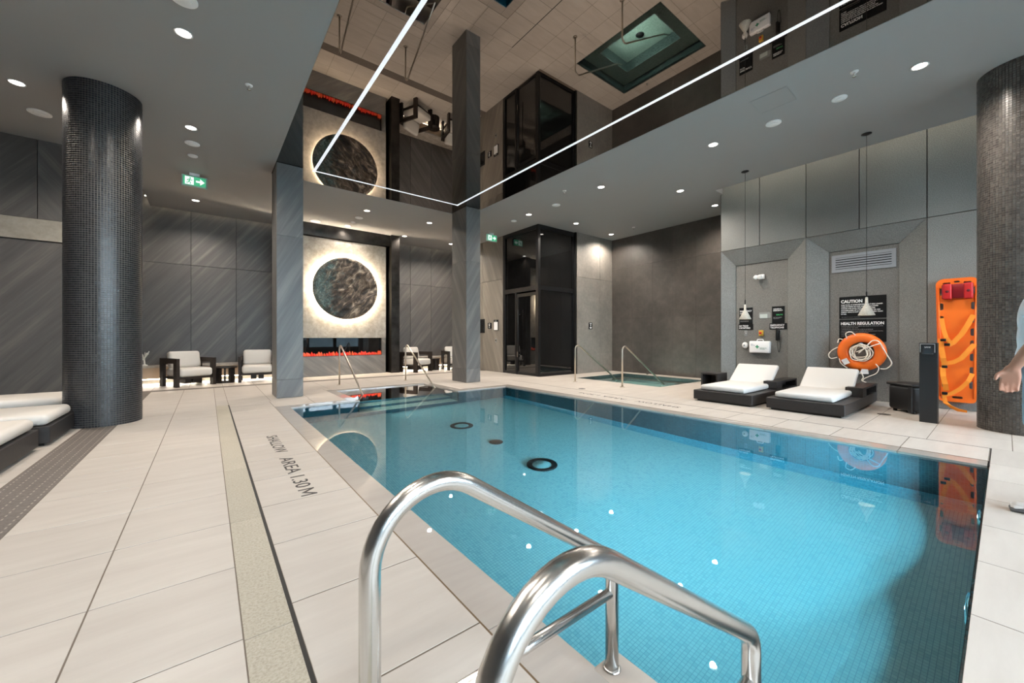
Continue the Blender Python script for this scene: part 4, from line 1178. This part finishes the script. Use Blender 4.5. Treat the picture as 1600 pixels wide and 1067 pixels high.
wtext(b, 'STATE YOUR LOCATION\nAND THE NATURE OF\nTHE EMERGENCY', .014, 2.99, 1.53, M['signgrey'])
b = board('telephone_sign', 'wide black EMERGENCY TELEPHONE sign right over the black phone', 2.75, 3.06, 1.285, 1.41)
wtext(b, 'EMERGENCY', .044, 3.045, 1.355, M['signwhite'], bold=.0012, fit=.255, cap=.036)
wtext(b, 'TELEPHONE', .044, 3.045, 1.305, M['signwhite'], bold=.0012, fit=.245, cap=.036)
# vent grille
t = thing('vent_grille', 'grey louvred vent grille at the top of the right niche', 'vent', (XN, 1.595, 2.49)); o_ = (XN, 1.595, 2.49)
w = MB(*o_); X0 = XN - .018
for q in ((1.16, 2.03, 2.33, 2.385), (1.16, 2.03, 2.60, 2.65), (1.16, 1.215, 2.385, 2.60), (1.975, 2.03, 2.385, 2.60)): w.box(X0, XN - .001, q[0], q[1], q[2], q[3])
part('frame', w, M['grille'], t)
w = MB(*o_); w.box(XN - .004, XN - .001, 1.215, 1.975, 2.385, 2.60); part('duct_back', w, M['blackmatte'], t)
for k in range(5):
    z = 2.408 + k * .043
    w = MB(*o_); w.box(X0 + .002, X0 + .006, 1.215, 1.975, z - .014, z + .014, Matrix.Translation((0, 0, 0))); part('louvre', w, M['grille'], t)
# camera / emergency light
t = thing('emergency_light', 'white twin-head emergency light high in the left niche', 'light', (XN, 3.24, 2.40)); o_ = (XN, 3.24, 2.40)
w = MB(*o_); w.rbox(XN - .04, XN - .001, 3.15, 3.25, 2.355, 2.455, .008); part('base', w, M['white'], t)
for y, a in ((3.30, .3), (3.20, -.2)):
    w = MB(*o_); w.lathe([(.02, 0), (.045, .05), (.048, .075), (.03, .082), (.001, .084)], seg=20, M=Matrix.Translation((XN - .05, y, 2.405)) @ Matrix.Rotation(a, 4, 'Z') @ Matrix.Rotation(-PI / 2 - .2, 4, 'Y')); part('lamp_head', w, M['white'], t)
# acrylic holder
t = thing('leaflet_holder', 'clear acrylic leaflet holder between the two upright black signs', 'holder', (XN, 3.15, 1.58)); o_ = (XN, 3.15, 1.58)
w = MB(*o_); w.box(XN - .006, XN - .002, 3.04, 3.26, 1.52, 1.65); part('plate', w, mat('acrylic', srgb(150, 152, 150), .1, 0, .8), t)
w = MB(*o_); w.box(XN - .012, XN - .007, 3.10, 3.24, 1.525, 1.61); part('leaflet', w, mat('leaflet', srgb(186, 196, 192), .5), t)
for y in (3.05, 3.25):
    for z in (1.53, 1.64):
        w = MB(*o_); w.lathe([(.006, 0), (.006, .01), (.001, .012)], seg=10, M=Matrix.Translation((XN - .006, y, z)) @ Matrix.Rotation(-PI / 2, 4, 'Y')); part('screw', w, M['steel'], t)
# switches
t = thing('switch_plate', 'small grey key switch plate under the left black sign', 'switch', (XN, 3.52, 1.2)); o_ = (XN, 3.52, 1.2)
w = MB(*o_); w.rbox(XN - .012, XN - .001, 3.485, 3.545, 1.15, 1.265, .004); part('plate', w, M['plate'], t)
w = MB(*o_); w.lathe([(.012, 0), (.012, .012), (.001, .013)], seg=14, M=Matrix.Translation((XN - .012, 3.515, 1.21)) @ Matrix.Rotation(-PI / 2, 4, 'Y')); part('key_barrel', w, M['steel'], t)
t = thing('stop_button', 'small yellow box with red emergency stop button', 'button', (XN, 3.21, 1.21)); o_ = (XN, 3.21, 1.21)
w = MB(*o_); w.rbox(XN - .05, XN - .001, 3.17, 3.25, 1.15, 1.27, .006); part('box', w, M['yellow'], t)
w = MB(*o_); w.lathe([(.012, 0), (.012, .015), (.024, .018), (.024, .03), (.001, .034)], seg=18, M=Matrix.Translation((XN - .05, 3.21, 1.21)) @ Matrix.Rotation(-PI / 2, 4, 'Y')); part('push_button', w, M['red'], t)
t = thing('alarm_bell', 'white egg-shaped alarm sounder left of the first aid kit', 'alarm', (XN, 3.53, .945)); o_ = (XN, 3.53, .945)
Mx = Matrix.Translation((XN, 3.53, .945)) @ Matrix.Rotation(-PI / 2, 4, 'Y')
w = MB(*o_); w.lathe([(.062, .001), (.062, .02), (.05, .045), (.02, .055), (.001, .056)], seg=28, M=Mx @ Matrix.Diagonal((1.12, .95, 1, 1))); part('shell', w, M['white'], t)
w = MB(*o_); w.lathe([(.02, .055), (.018, .062), (.001, .063)], seg=16, M=Mx); part('lens', w, M['plate'], t)
# first aid kit
t = thing('first_aid_kit', 'white first aid case with green cross hung in the left niche', 'first aid kit', (XN, 3.225, .91)); o_ = (XN, 3.225, .91)
w = MB(*o_); w.rbox(XN - .10, XN - .001, 3.03, 3.42, .79, 1.04, .022, 3); part('case', w, M['white'], t)
w = MB(*o_); w.tube(smooth_path([(XN - .05, 3.28, 1.03), (XN - .05, 3.275, 1.075), (XN - .05, 3.165, 1.075), (XN - .05, 3.16, 1.03)], [.02, .02], 5), .010, 8); part('handle', w, M['white'], t)
w = MB(*o_); w.box(XN - .1025, XN - .1005, 3.2495, 3.2705, .885, .955); w.box(XN - .1025, XN - .1005, 3.225, 3.2495, .9095, .9305); w.box(XN - .1025, XN - .1005, 3.2705, 3.295, .9095, .9305); part('cross', w, M['greencross'], t)
wtext(t, 'FIRST\nAID KIT', .024, 3.385, .965, mat('blue ink', srgb(60, 90, 130), .6), x=XN - .1025)
wtext(t, 'TROUSSE DE\nSECOURS', .022, 3.21, .885, mat('green ink', srgb(60, 130, 104), .6), x=XN - .1025)
# phone
t = thing('wall_phone', 'black wall phone with dangling cord under the telephone sign', 'telephone', (XN, 2.91, 1.17)); o_ = (XN, 2.91, 1.17)
w = MB(*o_); w.rbox(XN - .03, XN - .001, 2.87, 2.945, 1.06, 1.275, .012); part('cradle', w, M['black'], t)
w = MB(*o_); w.rbox(XN - .075, XN - .032, 2.885, 2.935, 1.055, 1.28, .018, 3); part('handset', w, M['black'], t)
pts = []
for k in range(120):
    u = k / 119; y = 2.90 - .02 * math.sin(PI * u) - .035 * u + (.02 * math.sin(2 * PI * u)); z = 1.06 - .27 * math.sin(PI * u) + .06 * u
    y = 2.912 - .03 * (1 - math.cos(PI * u))
    pts.append((XN - .03 + .007 * math.cos(k * 1.3), y + .007 * math.sin(k * 1.3), z))
w = MB(*o_); w.tube(pts, .0035, 5); part('cord', w, M['black'], t)
# life ring
LR = (XN - .095, 1.595, .86)
t = thing('life_ring', 'orange life ring with coiled white rope hung in the right niche', 'life ring', LR)
vs = []; N1, N2 = 64, 20
def ring_pt(a, b, R=.255, ra=.082, rb=.058):
    return (rb * math.sin(b), (R + ra * math.cos(b)) * math.cos(a), (R + ra * math.cos(b)) * math.sin(a))
w = MB(); vs = [ring_pt(2 * PI * i / N1, 2 * PI * j / N2) for i in range(N1) for j in range(N2)]
w.add(vs, [(i * N2 + j, ((i + 1) % N1) * N2 + j, ((i + 1) % N1) * N2 + (j + 1) % N2, i * N2 + (j + 1) % N2) for i in range(N1) for j in range(N2)], True)
part('ring', w, M['orange'], t)
w = MB(); w.lathe([(.012, 0), (.012, .10), (.02, .105), (.001, .11)], seg=14, M=Matrix.Translation((.085, .0, .155)) @ Matrix.Rotation(-PI / 2, 4, 'Y')); part('hook', w, mat('blue hook', srgb(70, 110, 160), .5), t)
rr = random.Random(4)
for c in range(7):
    pts = []; oy, oz = rr.uniform(-.03, .03), rr.uniform(-.05, .0); A, B = rr.uniform(.09, .135), rr.uniform(.10, .145)
    for k in range(44):
        a = 2 * PI * k / 44
        pts.append((-.03 - .012 * c + .01 * math.sin(3 * a + c), oy + A * math.cos(a) + .006 * math.sin(5 * a + c), oz + .02 + B * math.sin(a) + .006 * math.cos(4 * a)))
    w = MB(); w.tube(pts, .0075, 8, closed=True); part('rope_coil', w, M['rope'], t)
def rope(pts, r=.0085):
    P = [Vector(p) for p in pts]; out = []
    for i in range(len(P) - 1):
        p0, p1, p2, p3 = P[max(i - 1, 0)], P[i], P[i + 1], P[min(i + 2, len(P) - 1)]
        for k in range(8):
            u = k / 8; out.append(tuple(.5 * ((2 * p1) + (-p0 + p2) * u + (2 * p0 - 5 * p1 + 4 * p2 - p3) * u * u + (-p0 + 3 * p1 - 3 * p2 + p3) * u ** 3)))
    out.append(tuple(P[-1])); w = MB(); w.tube(out, r, 8); return w
# grab rope round the ring; +y is left in the picture
part('grab_rope', rope([(-.05, .19, .24), (-.07, .20, .33), (-.07, .13, .36), (-.06, .07, .30)]), M['rope'], t)
part('grab_rope', rope([(-.03, .32, .08), (-.05, .40, .02), (-.05, .45, -.06), (-.05, .42, -.13), (-.03, .33, -.11)]), M['rope'], t)
part('grab_rope', rope([(-.04, .25, .22), (-.05, .30, .23), (-.05, .32, .16)]), M['rope'], t)
part('grab_rope', rope([(-.03, .30, -.13), (-.05, .28, -.20), (-.05, .24, -.25), (-.05, .18, -.30)]), M['rope'], t)
part('throw_rope', rope([(-.10, .02, -.02), (-.10, -.08, .10), (-.09, -.16, .20), (-.09, -.24, .19), (-.08, -.29, .08), (-.08, -.35, -.05), (-.08, -.40, -.18), (-.08, -.34, -.27), (-.08, -.26, -.28)], .009), M['rope'], t)
part('throw_rope', rope([(-.10, .05, .0), (-.10, -.06, .06), (-.10, -.18, .12), (-.09, -.27, .16)], .009), M['rope'], t)
part('throw_rope', rope([(-.07, -.20, -.20), (-.08, -.24, -.27), (-.08, -.21, -.36), (-.08, -.12, -.42), (-.08, -.05, -.47), (-.08, -.03, -.52)], .008), M['rope'], t)
part('throw_rope', rope([(-.08, -.01, -.36), (-.08, -.04, -.44), (-.08, -.02, -.50), (-.08, -.08, -.53)], .008), M['rope'], t)
w = MB(); w.box(-.07, -.066, -.04, .05, -.05, .05, Matrix.Translation((0, .20, -.175)) @ Matrix.Rotation(-.5, 4, 'X')); part('sticker', w, M['white'], t, label='white paper sticker on the ring')
w = MB(); w.prism([(.02, -.39), (-.11, -.38), (-.10, -.30), (-.02, -.30)], (-.075, -.070), 'x'); part('float_bag', w, M['white'], t, label='small white cloth tag')
# spine board
SBX = WX - .075
t = thing('spine_board', 'orange spine board with red head blocks and straps leaning on the wall', 'spine board', (SBX, .465, 0))
o_ = (SBX, .465, 0); tilt = 0.0
def outline(n=8):
    pts = []; y0, y1, z0, z1 = .245, .685, .13, 2.03; r0, r1 = .05, .09
    def tap(y, z):
        k = (z - z0) / (z1 - z0); c = (y0 + y1) / 2; f = .86 + .14 * min(1, k / .85); return (c + (y - c) * f, z)
    for (cy, cz, r, a0) in ((y1 - r1, z1 - r1, r1, 0), (y0 + r1, z1 - r1, r1, PI / 2), (y0 + r0, z0 + r0, r0, PI), (y1 - r0, z0 + r0, r0, 1.5 * PI)):
        for k in range(n + 1):
            a = a0 + k * PI / 2 / n; pts.append(tap(cy + r * math.cos(a), cz + r * math.sin(a)))
    return pts
# board built as a grid with real hand holes, thickness by extrusion
def spine_mesh():
    hole_l = [(.628, z, .022, .055) for z in (1.83, 1.60, 1.40, 1.02, .82, .62, .40, .22)]
    hole_r = [(.302, z, .022, .055) for z in (1.83, 1.60, 1.40, 1.20, 1.02, .82, .62, .40)]
    hole_t = [(.57, 1.955, .04, .016), (.36, 1.955, .04, .016), (.465, 1.975, .03, .014)]
    hole_b = [(.46, .20, .055, .018)]
    bm = bmesh.new()
    def loop(pts):
        vs = [bm.verts.new((0, p[0], p[1])) for p in pts]
        return [bm.edges.new((vs[i], vs[(i + 1) % len(vs)])) for i in range(len(vs))]
    es = loop(outline())
    for (cy, cz, hy, hz) in hole_l + hole_r + hole_t + hole_b:
        k = (cz - .13) / 1.9; c = .465; cy = c + (cy - c) * (.86 + .14 * min(1, k / .85))
        r = min(hy, hz); pts = []
        for i in range(16):
            a = 2 * PI * (i + .5) / 16
            pts.append((cy + (hy - r) * (1 if math.cos(a) > 0 else -1) + r * math.cos(a), cz + (hz - r) * (1 if math.sin(a) > 0 else -1) + r * math.sin(a)))
        es += loop(pts)
    bmesh.ops.triangle_fill(bm, edges=es, use_beauty=True)
    ret = bmesh.ops.extrude_face_region(bm, geom=bm.faces[:])
    bmesh.ops.translate(bm, vec=(.045, 0, 0), verts=[g for g in ret['geom'] if isinstance(g, bmesh.types.BMVert)])
    bmesh.ops.recalc_face_normals(bm, faces=bm.faces)
    bmesh.ops.translate(bm, vec=(0, -.465, 0), verts=bm.verts)
    me = bpy.data.meshes.new('board'); bm.to_mesh(me); bm.free(); return me
link('board', spine_mesh(), M['orange'], t)
for y in (.655, .275):
    w = MB(*o_); w.tube([(SBX - .002, y, 1.9), (SBX - .002, .465 + (y - .465) * .87, .2)], .012, 8); part('edge_bead', w, M['orange'], t)
w = MB(*o_); w.rbox(SBX - .03, SBX - .002, .30, .62, 1.72, 1.94, .012); part('head_bed', w, mat('dark red foam', srgb(160, 22, 40), .5), t)
for y in (.555, .345):
    w = MB(*o_); w.rbox(SBX - .15, SBX - .03, y - .045, y + .045, 1.70, 1.94, .02, 3); hb = part('head_block', w, M['red'], t)
    w = MB(*o_); w.lathe([(.02, 0), (.018, .004), (.001, .005)], seg=14, M=Matrix.Translation((SBX - .15, y, 1.82)) @ Matrix.Rotation(-PI / 2, 4, 'Y')); part('ear_hole', w, mat('ear hole', (.12, .005, .01), .7), hb)
SX = SBX - .02
def strap(pts, wd=.05, side=(0, 1, 0)): part('strap', MB(*o_).ribbon([(SX - d, y, z) for d, y, z in pts], wd, .004, side), M['strap'], t)
strap([(.0, .62, 1.42), (.03, .60, 1.25), (.05, .57, 1.12), (.05, .52, 1.02)])
strap([(.0, .30, 1.46), (.02, .36, 1.30), (.03, .42, 1.16), (.04, .50, 1.04), (.05, .55, 1.00)], .06, (0, .7, .7))
strap([(.0, .29, 1.02), (.02, .35, .92), (.03, .42, .80), (.03, .50, .74), (.03, .58, .72)], .06, (0, .7, .7))
strap([(.0, .63, 1.10), (.05, .62, .95), (.06, .60, .80), (.04, .585, .68)], .06)
strap([(.0, .61, .66), (.05, .60, .52), (.06, .58, .40), (.04, .57, .30)], .06)
strap([(.0, .31, .58), (.03, .35, .46), (.03, .43, .34), (.04, .52, .26), (.05, .59, .22), (.05, .58, .12), (.06, .52, .06), (.08, .44, .02), (.10, .36, .008)], .05, (0, .6, .75))
for (y, z) in ((.56, 1.01), (.585, .67), (.585, .26), (.60, 1.08)):
    w = MB(*o_); w.rbox(SX - .075, SX - .05, y - .03, y + .03, z - .02, z + .02, .006); part('buckle', w, M['black'], t)

# ================================================================== WALL PANELS NEAR THE CABIN
def wallbox(name, label, cat, y0, y1, z0, z1, m, x=7.36, t=.02):
    o = thing(name, label, cat, (x, (y0 + y1) / 2, (z0 + z1) / 2)); q = (x, (y0 + y1) / 2, (z0 + z1) / 2)
    w = MB(*q); w.rbox(x - t, x - .001, y0, y1, z0, z1, .004, 1, smooth=False); part('plate', w, m, o); return o, q
o, q = wallbox('call_screen', 'black tall touch panel half hidden behind the right square column', 'panel', 10.86, 11.2, 1.26, 1.73, M['signblack'])
w = MB(*q); w.box(7.338, 7.3405, 10.90, 11.16, 1.34, 1.66); part('screen', w, M['glass_dark'], o)
o, q = wallbox('pictogram_sign', 'small black pictogram sign between touch panel and framed notice', 'sign', 10.46, 10.66, 1.40, 1.59, M['signblack'])
w = MB(*q); w.tube([(7.337, 10.56 + .03 * math.cos(2 * PI * k / 20), 1.545 + .02 * math.sin(2 * PI * k / 20)) for k in range(20)], .006, 6, closed=True)
w.box(7.335, 7.3395, 10.54, 10.58, 1.475, 1.52); w.prism([(10.60, 1.45), (10.52, 1.45), (10.56, 1.42)], (7.335, 7.3395), 'x'); part('pictogram', w, M['signwhite'], o)
o, q = wallbox('notice_frame', 'framed white notice with black header left of the glass cabin', 'notice', 10.08, 10.32, 1.33, 1.68, M['signblack'])
w = MB(*q); w.box(7.337, 7.3395, 10.10, 10.30, 1.35, 1.61); part('paper', w, M['white'], o)
text('lettering', 'RULES', .034, M['signwhite'], o, Matrix.Translation((-.0215, .055, .122)) @ RX_)
o, q = wallbox('wall_switch', 'small grey switch below the framed white notice', 'switch', 10.17, 10.25, .95, 1.08, M['plate'], t=.012)
w = MB(*q); w.box(7.343, 7.348, 10.19, 10.23, .99, 1.04); part('rocker', w, M['black'], o)
o = thing('restriction_sign', 'small black pictogram sign on the pale wall right of the glass cabin', 'sign', (9.50, 8.10, 1.48)); q = (9.50, 8.10, 1.48)
w = MB(*q); w.box(9.42, 9.58, 8.086, 8.099, 1.37, 1.58); part('plate', w, M['signblack'], o)
w = MB(*q); w.box(9.455, 9.545, 8.083, 8.0855, 1.535, 1.56); w.box(9.485, 9.515, 8.083, 8.0855, 1.455, 1.525); w.prism([(9.45, 1.435), (9.55, 1.435), (9.53, 1.39), (9.47, 1.39)], (8.083, 8.0855), 'y'); part('pictogram', w, M['signwhite'], o)
# floor drains
for (x, y, lb) in ((7.76, 1.10, 'round metal floor drain on the deck in front of the black bin'), (6.41, 5.70, 'round metal floor drain near the hot tub handrails')):
    t = thing('floor_drain', lb, 'drain', (x, y, .0))
    w = MB(); w.lathe([(.075, 0), (.075, .003), (.062, .004), (.001, .004)], seg=28); part('grate', w, mat('drain metal', srgb(110, 104, 96), .4, .6), t)
    w = MB()
    for k in range(5): w.box(-.045, .045, -.04 + k * .02 - .004, -.04 + k * .02 + .004, .004, .0047)
    part('slots', w, M['black'], t)

# ================================================================== PERSON at the right edge
PR = thing('person', 'person in white shirt and grey shorts standing at the right edge of the picture', 'person', (4.24, -.165, 0), math.radians(4))
def fuse(name, tubes, m, parent, voxel=.008, it=4):
    """tapered limbs fused into one continuous surface"""
    w = MB()
    for t_ in tubes:
        if t_[0] == 'ell':
            (_, c, r) = t_; w.lathe([(math.sin(PI * k / 14) + 1e-4, -math.cos(PI * k / 14)) for k in range(15)], seg=24, M=Matrix.Translation(c) @ Matrix.Diagonal((*r, 1)), cap=True)
        else:
            P = [Vector(p[:3]) for p in t_]; R_ = [p[3] for p in t_]; out = []; rr_ = []
            for i in range(len(P) - 1):
                p0, p1, p2, p3 = P[max(i - 1, 0)], P[i], P[i + 1], P[min(i + 2, len(P) - 1)]
                for k in range(5):
                    u = k / 5; out.append(.5 * ((2 * p1) + (-p0 + p2) * u + (2 * p0 - 5 * p1 + 4 * p2 - p3) * u * u + (-p0 + 3 * p1 - 3 * p2 + p3) * u ** 3)); rr_.append(R_[i] * (1 - u) + R_[i + 1] * u)
            out.append(P[-1]); rr_.append(R_[-1])
            w.tube(out, 0, 16, rad=rr_)
            for q, r in ((P[0], R_[0]), (P[-1], R_[-1])):
                if r < .06: w.lathe([(math.sin(PI * k / 8) + 1e-4, -math.cos(PI * k / 8)) for k in range(9)], seg=12, M=Matrix.Translation(q) @ Matrix.Diagonal((r, r, r, 1)))
    me = w.mesh(name); o = bpy.data.objects.new('tmp', me); COL.objects.link(o)
    md = o.modifiers.new('r', 'REMESH'); md.mode = 'VOXEL'; md.voxel_size = voxel; md.use_smooth_shade = True
    sm = o.modifiers.new('s', 'SMOOTH'); sm.iterations = it; sm.factor = .5
    dg = bpy.context.evaluated_depsgraph_get()
    me2 = bpy.data.meshes.new_from_object(o.evaluated_get(dg)); bpy.data.objects.remove(o)
    return link(name, me2, m, parent)
LSH, LEL, LWR = (-.185, -.01, 1.37), (-.230, .05, 1.12), (-.205, .155, .925)
RSH, REL, RWR = (.185, -.01, 1.37), (.235, -.15, 1.12), (.225, -.10, .87)
def arm(sh, el, wr):
    m = lambda a, b, k: tuple(x + (y - x) * k for x, y in zip(a, b))
    return [(*m((0, 0, sh[2] + .02), sh, .45), .056), (*sh, .055), (*m(sh, el, .45), .049), (*m(sh, el, .9), .040), (*m(el, wr, .15), .041), (*m(el, wr, .45), .038), (*m(el, wr, .85), .028), (*wr, .026)]
def hand(wr, d, s):
    d = Vector(d).normalized(); W3 = Vector(wr); side = Vector((0, 1, .1)) - d * Vector((0, 1, .1)).dot(d); side.normalize()
    nrm = d.cross(side) * s; out = []
    for k in range(4):
        off = side * (.030 - .020 * k)
        out.append([(*(W3 + off * .5), .020), (*(W3 + d * .045 + off * .9), .016), (*(W3 + d * .085 + off), .013)])
    for k, L_ in enumerate((.072, .080, .074, .058)):
        p0 = W3 + d * .083 + side * (.033 - .022 * k); d1 = (d + nrm * .25).normalized(); d2 = (d + nrm * .8).normalized(); d3 = (d * .5 + nrm).normalized()
        p1 = p0 + d1 * L_ * .45; p2 = p1 + d2 * L_ * .32; p3 = p2 + d3 * L_ * .25
        out.append([(*p0, .0105), (*p1, .0098), (*p2, .009), (*p3, .0078)])
    t0 = W3 + d * .02 + side * .025; t1 = t0 + (d * .6 + side * .7 + nrm * .4).normalized() * .042; t2 = t1 + (d * .9 + side * .2 + nrm * .4).normalized() * .034
    out.append([(*t0, .015), (*t1, .0115), (*t2, .0095)])
    return out
dl = Vector((.02, .12, -1)); dr = Vector(RWR) - Vector(REL)
LEGS = ([(-.085, 0, .92, .095), (-.095, .01, .74, .080), (-.10, .01, .55, .062), (-.10, .005, .47, .053), (-.10, -.02, .34, .054), (-.10, -.04, .18, .040), (-.10, -.05, .08, .036)],
        [(.085, 0, .92, .095), (.095, -.02, .74, .080), (.10, -.05, .55, .062), (.10, -.07, .47, .053), (.10, -.12, .34, .054), (.10, -.17, .18, .040), (.10, -.19, .08, .036)])
tubes = [('ell', (0, .0, 1.22, ), (.165, .105, .24)), ('ell', (0, 0, .97), (.165, .115, .15)), ('ell', (0, 0, 1.36), (.16, .08, .09)),
         [(0, -.02, 1.36, .065), (0, -.035, 1.46, .052), (0, -.045, 1.54, .054)], ('ell', (0, -.04, 1.635), (.074, .095, .105)), ('ell', (0, -.01, 1.575), (.052, .058, .055)),
         LEGS[0], LEGS[1], [(-.10, -.06, .05, .038), (-.10, .02, .045, .038), (-.10, .10, .035, .026)], [(.10, -.20, .05, .038), (.10, -.12, .045, .038), (.10, -.04, .035, .026)],
         arm(LSH, LEL, LWR), arm(RSH, REL, RWR)] + hand(LWR, dl, -1) + hand(RWR, dr, 1)
body = fuse('body', tubes, M['skin'], PR, .0065, 3)
nose = MB(); nose.lathe([(.016, 0), (.012, .016), (.001, .024)], seg=10, M=Matrix.Translation((0, .044, 1.605)) @ Matrix.Rotation(-PI / 2, 4, 'X')); part('nose', nose, M['skin'], PR)
for s_ in (-1, 1):
    w = MB(); w.lathe([(.001, -.012), (.012, 0), (.001, .012)], (s_ * .032, .037, 1.64), 12); e_ = part('eye', w, M['eye'], PR)
    w = MB(); w.lathe([(.006, 0), (.001, .004)], seg=10, M=Matrix.Translation((s_ * .032, .047, 1.64)) @ Matrix.Rotation(-PI / 2, 4, 'X')); part('iris', w, M['iris'], e_)
    w = MB(); w.lathe([(.001, -.006), (.024, 0), (.018, .008), (.001, .006)], seg=14, M=Matrix.Translation((s_ * .078, -.045, 1.62)) @ Matrix.Rotation(s_ * PI / 2, 4, 'Y') @ Matrix.Diagonal((1.3, .8, 1, 1))); part('ear', w, M['skin'], PR)
w = MB(); w.rbox(-.024, .024, .034, .045, 1.560, 1.572, .004); part('mouth', w, M['lip'], PR)
w = MB(); w.lathe([(.091, 1.63), (.096, 1.67), (.088, 1.715), (.06, 1.75), (.001, 1.765)], (0, -.054, 0), 24); w.v = [(x, y - max(0, (1.68 - z)) * .9, z) for x, y, z in w.v]; part('hair', w, M['hair'], PR)
fuse('shirt', [('ell', (0, 0, 1.24), (.182, .122, .22)), ('ell', (0, 0, 1.12), (.178, .124, .22)), ('ell', (0, 0, .99), (.180, .132, .17)), ('ell', (0, -.005, 1.35), (.18, .094, .085)),
               [(-.10, 0, 1.375, .066), (-.18, 0, 1.355, .066), (-.205, .07, 1.23, .062)], [(.10, 0, 1.375, .066), (.18, -.01, 1.355, .066), (.210, -.07, 1.23, .062)]], M['shirt'], PR, .010, 6)
fuse('shorts', [('ell', (0, 0, .93), (.182, .130, .13)), [(-.088, .0, .92, .105), (-.098, .01, .74, .100), (-.10, .01, .56, .098)], [(.088, 0, .92, .105), (.098, -.02, .74, .100), (.10, -.05, .56, .098)]], M['shorts'], PR, .010, 5)
for (x, y, z, a) in ((-.10, .01, 0, 0), (.10, -.13, 0, 0)):
    w = MB(); w.rbox(x - .045, x + .045, y - .12, y + .15, z, z + .028, .012, 2); sh = part('shoe', w, M['sole'], PR)
    w = MB(); w.rbox(x - .044, x + .044, y - .118, y + .146, z + .026, z + .085, .03, 4)
    w.v = [(vx, vy, vz - max(0, vy - (y + .02)) * .28 * (1 if vz > z + .05 else 0)) for vx, vy, vz in w.v]; part('upper', w, M['shoe'], sh)
    w = MB(); w.rbox(x - .038, x + .038, y - .115, y + .0, z + .07, z + .115, .02, 3); part('collar', w, M['shoe'], sh)
